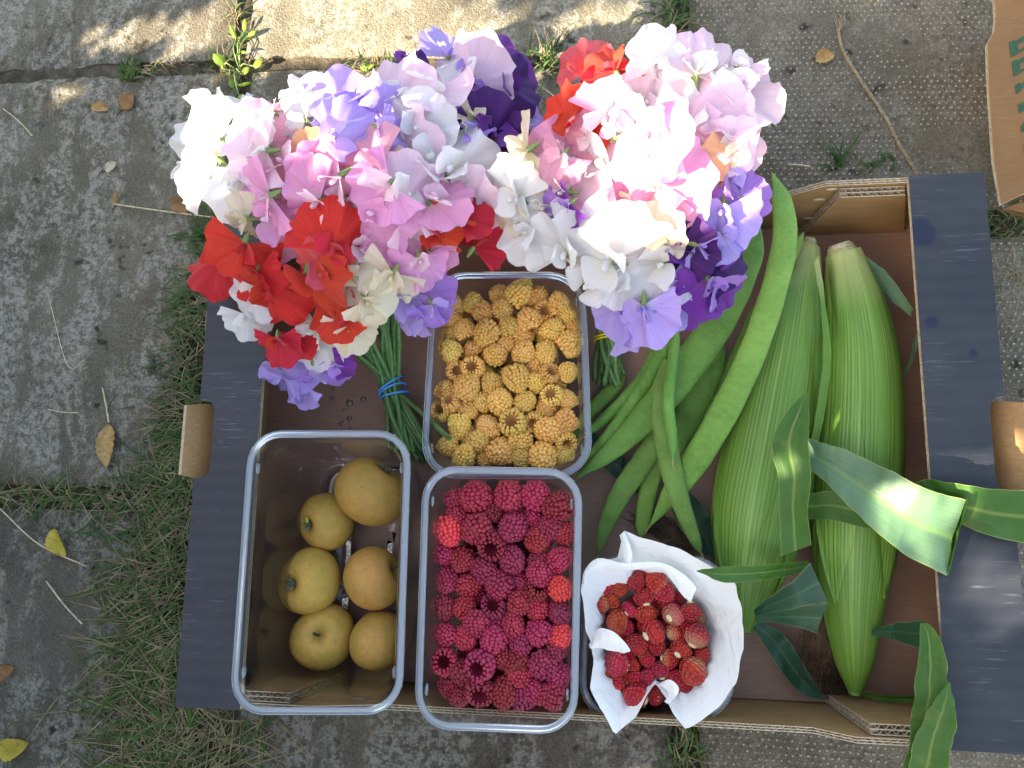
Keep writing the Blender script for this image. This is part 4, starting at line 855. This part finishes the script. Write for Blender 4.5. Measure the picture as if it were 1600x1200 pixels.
cleaf(C2, [(1330, 1078, .026), (1380, 1086, .032), (1435, 1088, .040)], [(1338, 1084, .024), (1380, 1097, .030), (1435, 1099, .038)], M_LEAF, dip=-.1)
cleaf(C1, [(1279, 400, .060), (1291, 480, .070), (1298, 560, .070), (1288, 650, .066), (1270, 720, .058)], [(1272, 410, .062), (1282, 480, .074), (1286, 560, .076), (1274, 650, .074), (1262, 715, .064)], M_HUSK, dip=-.1)
cleaf(C2, [(1298, 400, .056), (1300, 450, .060), (1303, 500, .066), (1302, 545, .070)], [(1292, 405, .046), (1296, 450, .050), (1300, 500, .058), (1300, 545, .066)], M_HUSK, dip=-.1)
sk = MB()
for _ in range(230):
    a = cr([tuple(P(rng.gauss(1285, 8), rng.gauss(955, 12), .030)), tuple(P(rng.gauss(1278, 14), rng.gauss(1000, 12), .026)), tuple(P(rng.gauss(1290, 14), rng.gauss(1040, 12), .018)), tuple(P(rng.gauss(1312, 11), rng.gauss(1074, 9), .010))], 9)
    sk.tube(a + nr.normal(0, .0012, a.shape) * np.linspace(.2, 1, 9)[:, None], .00035, 4)
part('silk', sk, M_SILK, C2, label='dark brown tangle of silk', kind='stuff')
sk = MB()
for _ in range(110):
    a = cr([tuple(P(rng.gauss(1075, 10), rng.gauss(852, 8), .016)), tuple(P(rng.gauss(1045, 12), rng.gauss(830, 8), .013)), tuple(P(rng.gauss(1012, 14), rng.gauss(812, 10), .009))], 8)
    sk.tube(a + nr.normal(0, .001, a.shape), .00035, 4)
part('silk', sk, M_SILK, C1, label='dark brown tangle of silk', kind='stuff')

# ------------------------------------------------------------------ sweet pea bunches
def std_mesh(seed):
    r = np.random.default_rng(100 + seed); nf, nrr = 45, 17; ph = np.linspace(-2.0, 2.0, nf)[:, None]; s = np.linspace(0.0, 1, nrr)[None]
    R = .98 + .10 * np.cos(2 * ph) - .13 * np.exp(-(ph / .16) ** 2) + .03 * np.sin(9 * ph + r.uniform(0, 6)) + .02 * np.sin(17 * ph + r.uniform(0, 6))
    rr = s * R; x = rr * np.sin(ph) * 1.02; y = rr * np.cos(ph) * .98
    p1, p2, p3 = r.uniform(0, 6.28, 3); fold = r.uniform(-.30, .12); curl = r.uniform(-.35, .18)
    z = fold * np.abs(np.sin(ph)) * rr + curl * rr ** 2 * np.cos(ph * .5) + .22 * np.exp(-(ph / .35) ** 2) * rr * (1 - .6 * rr)
    z = z + s ** 2.5 * (.10 * np.sin(3.6 * ph + p1) + .075 * np.sin(7.5 * ph + p2) + .05 * np.sin(14 * ph + p3)) + .02 * np.sin(ph * 20) * s ** 6
    hook = np.clip(s - .7, 0, 1) ** 2 * r.uniform(-1.2, 1.2) * np.cos(ph * 1.5 + p2); z = z + hook
    mb = MB(); mb.grid(np.stack([x, y, z], -1), c=np.stack(np.broadcast_arrays(ph / 4 + .5, s, 0 * ph), -1)); return mb.mesh('standard_petal')
def wing_mesh(seed, sg):
    r = np.random.default_rng(200 + seed); n, m = 11, 9; s = np.linspace(0, 1, n)[:, None]; w = np.linspace(-1, 1, m)[None]
    wd = .36 * np.sin(np.pi * (s ** .75) * .93 + .05) ** .8; op = r.uniform(.10, .42)
    x = sg * (.03 + op * s + .16 * (1 - w ** 2) * s * .6 + .05 * np.sin(s * 6 + r.uniform(0, 6)) * w); z = .04 + .55 * s * r.uniform(.75, 1.1) - .10 * s ** 2 + wd * w * .35; y = .05 + .16 * s - wd * w * .95 - .10 * s ** 2 + .04 * np.sin(w * 5 + r.uniform(0, 6)) * s
    mb = MB(); mb.grid(np.stack(np.broadcast_arrays(x, y, z), -1), c=np.stack(np.broadcast_arrays(w / 2 + .5, s, 0 * s), -1)); return mb.mesh('wing_petal')
def keel_mesh():
    mb = MB(); mb.tube(cr([(0, .0, .02), (0, .06, .18), (0, .03, .34), (0, -.03, .40)], 9), [.03, .085, .09, .03], 8); return mb.mesh('keel')
def calyx_mesh():
    mb = MB(); mb.tube(cr([(0, -.26, -.18), (0, -.14, -.10), (0, .02, -.02)], 6), [.03, .06, .08], 8)
    for k in range(5):
        a = k * 1.257; mb.tube(cr([(.07 * math.cos(a), -.04 + .05 * math.sin(a), -.06), (.13 * math.cos(a), -.02 + .1 * math.sin(a), -.12), (.17 * math.cos(a), .0 + .14 * math.sin(a), -.2)], 4), [.03, .02, .006], 5, flat=.5)
    return mb.mesh('calyx')
STD = [std_mesh(k) for k in range(10)]; WNG = {s: [wing_mesh(k, s) for k in range(4)] for s in (-1, 1)}; KEEL = keel_mesh(); CALX = calyx_mesh()
for m in STD + WNG[-1] + WNG[1] + [KEEL]: m.materials.append(None)
CALX.materials.append(M_SEPAL)
def setm(o, m): o.material_slots[0].link = 'OBJECT'; o.material_slots[0].material = m
INNER = {'W': 'W', 'C': 'C', 'B': 'W', 'P': 'B', 'H': 'B', 'S': 'C', 'R': 'R', 'K': 'K', 'L': 'L', 'M': 'L', 'V': 'U', 'U': 'M'}
def bloom(root, pos, size, kind, cen, spin=.36):
    rad = Vector((pos.x - cen.x, pos.y - cen.y, 0)); rad = rad.normalized() * min(1, rad.length / .08) if rad.length > 1e-4 else Vector((0, 0, 0))
    f = (rad * .55 + Vector((-.05, -.18, .95)) + Vector((rng.gauss(0, spin), rng.gauss(0, spin), rng.gauss(0, .15)))).normalized()
    up = rad * .8 + Vector((rng.gauss(0, .5), rng.gauss(.35, .5), rng.gauss(0, .2))); up = (up - f * up.dot(f)).normalized(); rt = up.cross(f)
    Mx = Matrix((rt, up, f)).transposed().to_4x4(); s = size
    o = link('flower', rng.choice(STD), None, root); setm(o, PET[kind])
    o.matrix_parent_inverse = Matrix.Translation(-Vector(root.location)); o.matrix_basis = Matrix.Translation(pos - up * s * .35) @ Mx @ Matrix.Diagonal((s * rng.uniform(.9, 1.08), s * rng.uniform(.88, 1.05), s, 1))
    ik = PET[INNER[kind]]
    for sg in (-1, 1):
        c = link('wing_petal', rng.choice(WNG[sg]), None, o); setm(c, ik if rng.random() < .75 else PET[kind])
        c.scale = (rng.uniform(.75, 1.1),) * 3; c.rotation_euler = (rng.gauss(0, .15), rng.gauss(0, .15), rng.gauss(0, .15))
    c = link('keel', KEEL, None, o); setm(c, ik); c.scale = (.62, .8, .8)
    link('calyx', CALX, None, o)
    return o
BQ1 = [(330,205,112,'W'),(298,252,92,'W'),(362,272,112,'W'),(392,192,92,'B'),(424,168,58,'P'),(372,338,72,'C'),(330,240,90,'W'),(345,180,84,'W'),(290,225,70,'W'),(400,240,96,'B'),(385,300,90,'W'),(355,305,80,'W'),(310,280,70,'W'),(405,215,80,'W'),(455,205,60,'H'),
 (492,138,92,'W'),(524,160,112,'L'),(548,205,110,'L'),(585,175,84,'L'),(466,170,84,'W'),(488,222,54,'S'),(500,245,46,'S'),(560,150,80,'L'),(605,215,70,'L'),(600,245,60,'C'),
 (640,88,54,'V'),(632,135,104,'B'),(690,140,120,'B'),(738,105,104,'B'),(700,78,76,'L'),(748,128,90,'M'),(778,85,84,'U'),(800,112,86,'U'),(806,150,92,'V'),(776,192,104,'V'),(820,180,70,'M'),(795,215,86,'V'),(732,172,56,'C'),(742,205,60,'M'),(770,245,70,'V'),
 (642,222,106,'B'),(690,268,140,'B'),(722,250,124,'W'),(640,292,100,'B'),(668,190,90,'W'),(752,300,80,'B'),(770,270,70,'H'),
 (432,248,88,'H'),(412,312,92,'P'),(446,335,110,'P'),(512,285,112,'P'),(566,262,104,'H'),(488,262,80,'P'),(592,300,92,'P'),(604,346,104,'P'),(642,384,92,'P'),(586,388,80,'P'),(700,318,90,'P'),(654,424,74,'P'),(684,404,64,'P'),(478,312,96,'P'),(540,330,80,'P'),
 (528,366,112,'R'),(500,405,84,'K'),(488,458,122,'R'),(430,472,104,'R'),(520,500,74,'R'),(326,412,92,'R'),(376,398,84,'R'),(552,465,54,'R'),(438,545,66,'R'),(470,540,50,'R'),(692,372,74,'R'),(752,372,84,'R'),(735,338,66,'R'),(408,440,70,'R'),
 (602,442,84,'C'),(588,480,70,'C'),(492,530,92,'W'),(398,470,74,'W'),(548,522,66,'C'),(388,506,62,'W'),(560,440,70,'C'),
 (662,470,92,'M'),(684,488,62,'M'),(640,492,60,'L'),(448,592,88,'L'),(498,588,76,'M'),(428,580,62,'L'),(535,575,44,'U'),(470,608,60,'L')]
BQ2 = [(918,90,80,'K'),(950,105,72,'R'),(958,140,92,'R'),(900,172,96,'R'),(878,188,60,'R'),(925,190,64,'R'),
 (962,165,96,'P'),(862,218,76,'P'),(922,268,130,'B'),(868,258,66,'H'),(958,216,76,'P'),(905,210,60,'H'),
 (1026,86,84,'W'),(1078,100,112,'B'),(1132,100,112,'B'),(1172,106,66,'B'),(1092,160,140,'B'),(1150,168,126,'B'),(1040,178,100,'W'),(1102,228,124,'B'),(1030,232,112,'P'),(1008,290,100,'P'),(1062,292,112,'P'),(1092,342,92,'P'),(1136,258,72,'S'),(1150,225,80,'B'),(990,200,90,'B'),(1010,140,80,'W'),
 (812,250,92,'C'),(800,292,94,'W'),(832,320,90,'W'),(818,372,84,'W'),(846,342,80,'W'),(880,372,96,'W'),(932,384,124,'W'),(986,346,112,'W'),(1006,420,102,'W'),(942,422,112,'W'),(1042,362,74,'C'),(778,312,64,'C'),(870,300,80,'W'),(800,340,70,'C'),(960,450,70,'W'),
 (886,326,54,'U'),(928,312,76,'P'),(990,322,66,'S'),(955,330,70,'P'),(870,330,50,'M'),
 (1152,300,86,'M'),(1130,350,92,'L'),(1172,312,62,'M'),(1108,384,84,'L'),(1140,380,60,'L'),
 (1078,402,84,'V'),(1112,420,92,'V'),(1062,380,66,'V'),(1132,452,92,'U'),(1068,470,100,'U'),(1010,500,92,'L'),(978,490,80,'L'),(1034,492,72,'L'),(1100,462,80,'U'),(990,512,66,'L')]
def bunch(lst, label, tie, tie_z, ends, rx, ry, cpx, seedc, band_mat, band_label, zmin, zspan, through):
    cen = P(cpx[0], cpx[1], .12); root = empty('sweet_pea_bunch', P(tie[0], tie[1], .006), label, 'flower bunch', 'tied bunches of sweet peas')
    def zof(a, b, z=.12):
        for _ in range(4):
            q = P(a, b, z); d = ((q.x - cen.x) / rx) ** 2 + ((q.y - cen.y) / ry) ** 2; z = zmin + zspan * max(0, 1 - d)
        return z
    T = np.array(P(tie[0], tie[1], tie_z)); heads = []
    for (a, b, s, k) in lst:
        z = zof(a, b) + rng.gauss(0, .006); q = P(a, b, z); bloom(root, q, px(s * .80, z), k, cen); heads.append(q)
    # stems: below the tie they splay as cut ends, above it they rise to the heads
    n = len(ends)
    for i, (ex, ey, ez) in enumerate(ends):
        off = np.array([rng.gauss(0, .0042), rng.gauss(0, .0015), rng.gauss(0, .0035)]); fi = 1 - i / max(1, n - 1); (ax, ay, az), (bx, by, bz) = through
        tx, ty = ax + (bx - ax) * fi + rng.gauss(0, 5), ay + (by - ay) * fi + rng.gauss(0, 6); up = np.array(P(tx, ty, az + rng.gauss(0, .006))); e_ = np.array(P(ex, ey, ez))
        pa = cr([tuple(e_), tuple(T * .55 + e_ * .45 + off), tuple(T + off), tuple(T * .4 + up * .6 + off * .7), tuple(up), tuple(up + (up - T) * .6 + np.array([0, 0, .015]))], 24)
        st = MB(); st.tube(pa, np.interp(np.linspace(0, 1, 24), [0, .6, 1], [.0021, .0019, .0012]), 7); part('stem', st, M_STEM, root)
    for k in range(3 if band_mat is M_BLUE else 2):
        ph = np.linspace(0, 2 * PI, 40); dn = np.array(P(*ends[n // 2])) - T; dn /= np.linalg.norm(dn); sd = np.cross(dn, [0, 0, 1.]); sd /= np.linalg.norm(sd); upv = np.cross(sd, dn)
        c = T + dn * (-.004 + .0052 * k)
        ring = c + (np.cos(ph) * .0122)[:, None] * sd + (np.sin(ph) * .0105)[:, None] * upv + (np.cos(ph + k * 1.3) * .0025)[:, None] * dn
        bd = MB(); bd.tube(ring, .0009, 6); part('rubber_band', bd, band_mat, root)
    return root
e1 = [(604 + rng.uniform(0, 74), 688 + rng.uniform(-6, 10) + (i % 7) * 3.4, .010 + rng.random() * .016) for i in range(27)]; e1 = sorted((x, y + max(0, (x - 620)) * .25, z) for x, y, z in e1); e1.append((703, 686, .072))
bunch(BQ1, 'large mixed sweet pea bunch with scarlet blooms tied with a blue band', (613, 607), .026, e1, .185, .175, (560, 285), 1, M_BLUE, '', .062, .125, ((536, 536, .062), (628, 470, .064)))
e2 = [(926 + rng.uniform(0, 56), 592 + rng.uniform(-10, 16), .010 + rng.random() * .018) for i in range(22)]; e2.sort()
bunch(BQ2, 'sweet pea bunch with white and violet blooms tied with a yellow band', (951, 528), .028, e2, .165, .17, (1005, 255), 2, M_YEL, '', .075, .12, ((935, 440, .062), (985, 440, .062)))

# ------------------------------------------------------------------ litter, twine and weeds on the paving
def dead(cx, cy, L, Wd, az, mat, label, curl=.35, z=GZ + .002, stalk=.5):
    n, m = 15, 9; s = np.linspace(0, 1, n)[:, None]; w = np.linspace(-1, 1, m)[None]; l = px(L, GZ); wd = px(Wd, GZ) / 2 * np.sin(np.pi * s ** .8) ** .7 * (1 + .08 * np.sin(s * 40))
    x = (s - .5) * l; y = w * wd; zz = curl * l * .35 * (w ** 2) * np.sin(np.pi * s) + curl * l * .25 * (s - .4) ** 2 + .0012 * fbm(s * 9 + cx, w * 3 + cy) * 2
    p = np.stack(np.broadcast_arrays(x, y, zz), -1); ca, sa = math.cos(az), math.sin(az); q = P(cx, cy, GZ)
    p = np.stack([q.x + p[..., 0] * ca - p[..., 1] * sa, q.y + p[..., 0] * sa + p[..., 1] * ca, z + p[..., 2] - p[..., 2].min()], -1)
    root = empty('fallen_leaf', (q.x, q.y, GZ), label, 'leaf', 'fallen leaves on the paving')
    mb = MB(); mb.grid(p); mb.grid(p - np.array([0, 0, .0004])); part('blade', mb, mat, root)
    a = p[0, m // 2]; d = np.array([-ca, -sa, 0]) * l * stalk; st = MB(); st.tube(cr([a, a + d * .5 + np.array([0, 0, .002]), a + d + np.array([d[1] * .2, 0, -.0005])], 7), [.0007, .0004], 5); part('stalk', st, M_STALK, root)
D = M_DEAD
dead(160, 171, 40, 20, -.2, D['tan'], 'curled tan leaf with a long stalk near the upper paving joint', .5)
dead(201, 160, 36, 34, 1.1, D['brown'], 'round brown leaf beside the curled tan one', .2)
dead(176, 262, 26, 18, .6, D['pale'], 'small pale dry leaf alone on the big slab', .4)
dead(284, 322, 44, 30, 2.6, D['brown'], 'dark brown leaf lying across the pale straw', .35)
dead(185, 312, 28, 11, 1.5, D['tan'], 'narrow rolled leaf at the end of the straw', .6)
dead(172, 697, 74, 34, -1.5, D['tan'], 'largest tan leaf with red veins standing by the grass', .4, stalk=.7)
dead(96, 848, 56, 28, -.9, D['yellow'], 'curled yellow brown leaf caught in the grass of the left joint', .7)
dead(8, 1050, 46, 26, .4, D['brown'], 'orange brown leaf at the left edge of the paving', .35)
dead(26, 1166, 58, 34, .3, D['yellow'], 'yellowish folded leaf in the bottom left corner', .6)
dead(1287, 93, 30, 24, .1, D['tan'], 'small crumpled brown leaf on the dimpled slab', .7, stalk=.05)
def straw(pts, r, label, z=GZ + .0035):
    mb = MB(); mb.tube(cr([tuple(P(a, b, z + rng.uniform(0, .002))) for a, b in pts], 12), r, 6); link('straw', mb.mesh('straw'), M_STRAWD, label=label, cat='straw', group='dry straws on the paving')
straw([(178, 319), (262, 331), (345, 341)], .0008, 'pale straw pointing from the rolled leaf to the tray')
straw([(75, 460), (105, 570), (132, 562)], .0004, 'thin bent straw on the big mossy slab')
straw([(76, 640), (98, 644), (122, 645)], .0005, 'short thin straw left of the largest tan leaf')
straw([(160, 606), (166, 635), (170, 660)], .0008, 'straight dry stalk just above the largest tan leaf')
straw([(0, 795), (60, 850), (135, 885)], .0006, 'long thin straw below the grass of the left joint')
straw([(5, 170), (30, 190), (50, 212)], .0006, 'bent grey straw near the left edge of the upper slab')
straw([(1232, 257), (1250, 258), (1266, 260)], .0008, 'short woody twig on the dimpled slab above the tray corner')
straw([(72, 908), (100, 945), (128, 975)], .0007, 'dry stalk lying across the lower slab')
straw([(827, 120), (846, 135), (868, 152)], .0006, 'thin straw between the two flower bunches')
tw = MB(); base_ = cr([tuple(P(a, b, GZ + .003)) for a, b in ((1309, 45), (1318, 80), (1345, 125), (1385, 185), (1405, 225), (1434, 272))], 90)
for k in range(3):
    ph = np.linspace(0, 60, 90) + k * 2.094; o_ = np.column_stack([np.cos(ph), np.cos(ph) * .6, np.sin(ph)]) * .0007; tw.tube(base_ + o_ + nr.normal(0, .00012, o_.shape), .0007, 6)
two = empty('jute_twine', tuple(base_[45]), 'length of frayed jute twine lying on the dimpled slab', 'twine'); part('strands', tw, M_TWINE, two)
fr = MB()
for k in range(9): fr.tube(cr([tuple(base_[2]), tuple(P(1306 + k * 1.7 + rng.uniform(-2, 2), 36, GZ + .004)), tuple(P(1302 + k * 2.2 + rng.uniform(-3, 3), 20 + rng.uniform(-4, 12), GZ + .003))], 7), .0003, 4)
part('frayed_end', fr, M_TWINE, two, kind='stuff')
def weed(cx, cy, leaves, label, z0=-.012):
    q = P(cx, cy, GZ); root = empty('weed', (q.x, q.y, z0), label, 'weed')
    for (dx, dy, L, Wd, az, lift) in leaves:
        s = np.linspace(0, 1, 9)[:, None]; w = np.linspace(-1, 1, 7)[None]; l = px(L * .8, 0); wd = px(Wd * .75, 0) / 2 * np.sin(np.pi * (s ** .9)) ** .6
        x = s * l; y = w * wd; zz = lift * l * np.sin(s * 1.9) - .1 * l * w ** 2; c, a = math.cos(az), math.sin(az); b = P(cx + dx, cy + dy, 0)
        p = np.stack([b.x + x * c - y * a, b.y + x * a + y * c, GZ + .004 + zz], -1); mb = MB(); mb.grid(p); part('leaf', mb, M_WEED, root)
        st = MB(); st.tube(cr([(q.x, q.y, z0), ((q.x + b.x) / 2, (q.y + b.y) / 2, .004), tuple(p[0, 3])], 6), .0006, 5); part('stem', st, M_SEPAL, root)
weed(372, 110, [(-22, -10, 34, 26, 2.4, .3), (4, 4, 24, 18, .5, .2), (-14, 10, 30, 14, -1.2, .1), (-2, 22, 38, 9, .05, .15), (22, -8, 28, 22, .2, .3), (0, 36, 22, 16, -1.0, .1), (-4, -50, 30, 12, 1.9, .5), (8, -62, 26, 12, 1.2, .5), (14, -54, 26, 14, .2, .4), (2, -30, 24, 9, -.4, .4)], 'yellow green weed growing where the upper slabs meet')
weed(574, 106, [(-6, 0, 26, 12, .2, .2), (-2, 3, 16, 10, 2.6, .2)], 'tiny bright green weed in the sunlit joint behind the flowers')
weed(352, 108, [(0, 0, 16, 8, 2.4, .3), (0, 4, 14, 7, -.6, .2)], 'small sprig beside the larger weed in the joint')
for k, (a, b, r) in enumerate(((546, 630, 6), (520, 608, 3), (568, 624, 5), (546, 654, 4.5), (534, 662, 4), (548, 668, 3.2), (536, 640, 2.2), (519, 622, 4))):
    q = P(a, b, .0042); mb = MB(); mb.ball((0, 0, 0), (px(r, 0), px(r, 0), px(r, 0) * .45), 12, 8); o = link('water_drop', mb.mesh('water_drop'), M_WATER, label='water drop on the cardboard floor beside the blue band, one of eight', cat='water drop', group='water drops on the tray floor'); o.location = q

# ------------------------------------------------------------------ unseen leafy screen added to keep the sun off most of the tray
TAN = math.tan(SUN_EL); CA, SA = math.cos(SUN_AZ), math.sin(SUN_AZ)
GAP = np.array([(.61, -.078), (.53, -.066), (.46, -.012), (.36, .02), (.285, .055), (.305, .115), (.305, .150), (.264, .165), (.20, .193), (.175, .215), (.13, .235), (.08, .230), (.06, .25), (.055, .30), (.12, .325), (.20, .315), (.30, .28), (.335, .16), (.375, .095), (.44, .088), (.50, .085), (.57, .03)])  # opening shaped so the sun reaches the flowers and far paving
HOLES = [(-.172, .197, .040, .018), (-.092, .172, .011, .008), (-.240, .197, .028, .014), (.606, -.150, .022, .010), (.612, -.092, .020, .009), (.65, -.12, .008, .006)]  # small openings placed to throw single sun patches
def inside(u, v, poly):
    c = np.zeros(u.shape, bool); j = len(poly) - 1
    for i in range(len(poly)):
        (xi, yi), (xj, yj) = poly[i], poly[j]
        c ^= ((yi > v) != (yj > v)) & (u < (xj - xi) * (v - yi) / (yj - yi + 1e-12) + xi); j = i
    return c
hr = np.random.default_rng(21); S0 = -1.15; cells = []
for lay in range(9):
    uu, zz = np.meshgrid(np.arange(-1.15, 1.30, .030), np.arange(.03, 1.30, .030), indexing='ij')
    cells.append(np.column_stack([uu.ravel() + hr.uniform(-.016, .016, uu.size), zz.ravel() + hr.uniform(-.016, .016, uu.size), S0 + (lay - 4) * .03 + hr.uniform(-.015, .015, uu.size)]))
hc = np.vstack(cells); hv = hc[:, 1] + hc[:, 2] * TAN; hu = hc[:, 0]
keep = ~inside(hu, hv, GAP) | inside(hu, hv, np.array([(.225, .205), (.262, .212), (.255, .236), (.16, .272), (.145, .240)]))  # leaf clump left in the opening to shade paving behind the flowers
wob = 1 + .25 * np.sin(hu * 90) * np.sin(hv * 70)
for (a, b, ru, rv) in HOLES: keep &= ((hu - a) / (ru + .008)) ** 2 + ((hv - b) / (rv + .010)) ** 2 > 1
keep &= hc[:, 1] < 1.22 + .05 * np.sin(hu * 7) + .03 * np.sin(hu * 23)
hc = hc[keep]
lf = np.array([(-1, 0), (-.45, .55), (.25, .52), (1, 0), (.25, -.52), (-.45, -.55)]); nh = len(hc)
hv = hc[:, 1] + hc[:, 2] * TAN; near = np.zeros(nh, bool)
for du, dv in ((.03, 0), (-.03, 0), (0, .03), (0, -.03)):
    near |= inside(hc[:, 0] + du, hv + dv, GAP)
    for (a, b, ru, rv) in HOLES: pass
L = hr.uniform(.024, .034, nh) * np.where(near & ~inside(hc[:, 0], hv, np.array([(.19, .205), (.27, .205), (.265, .245), (.16, .275), (.14, .235)])), .55, .92)
d = np.column_stack([hr.normal(0, .5, nh), hr.normal(0, .5, nh), np.ones(nh)]); d /= np.linalg.norm(d, axis=1)[:, None]
ra = hr.uniform(0, 6.28, nh); f1 = np.column_stack([np.cos(ra), np.sin(ra), 0 * ra]); f1 -= d * (f1 * d).sum(1)[:, None]; f1 /= np.linalg.norm(f1, axis=1)[:, None]; f2 = np.cross(d, f1)
q = hc[:, [0, 1, 2]][:, None, :] + L[:, None, None] * (f1[:, None] * lf[None, :, :1] + f2[:, None] * lf[None, :, 1:] * .85) + d[:, None] * (.003 * (1 - np.abs(lf[None, :, :1])))
U, Z, S_ = q[..., 0], np.maximum(q[..., 1], 0), q[..., 2]
hb = MB(); k6 = np.arange(nh)[:, None] * 6; ff = np.vstack([k6 + np.array([0, 1, 2, 3]), k6 + np.array([0, 3, 4, 5])])
hb.add(np.stack([S_ * CA - U * SA, S_ * SA + U * CA, Z], -1).reshape(-1, 3), [tuple(x) for x in ff.tolist()])
hpos = (S0 * CA, S0 * SA, GZ); added_hedge = empty('added_hedge', hpos, 'unseen dense leafy screen added to shade most of the tray', 'added_hedge')
part('added_foliage', hb, M_ADDED_HEDGE, added_hedge, False, kind='stuff')
for k in range(9):
    U = -.85 + k * .24; b = MB(); p0 = (S0 * CA - U * SA, S0 * SA + U * CA)
    vmax = .50
    b.tube(cr([(p0[0], p0[1], -.03), (p0[0] + .02, p0[1] - .01, .35), (p0[0] - .01, p0[1] + .02, vmax)], 8), [.016, .012, .006], 7); part('stem', b, M_BARK, added_hedge)
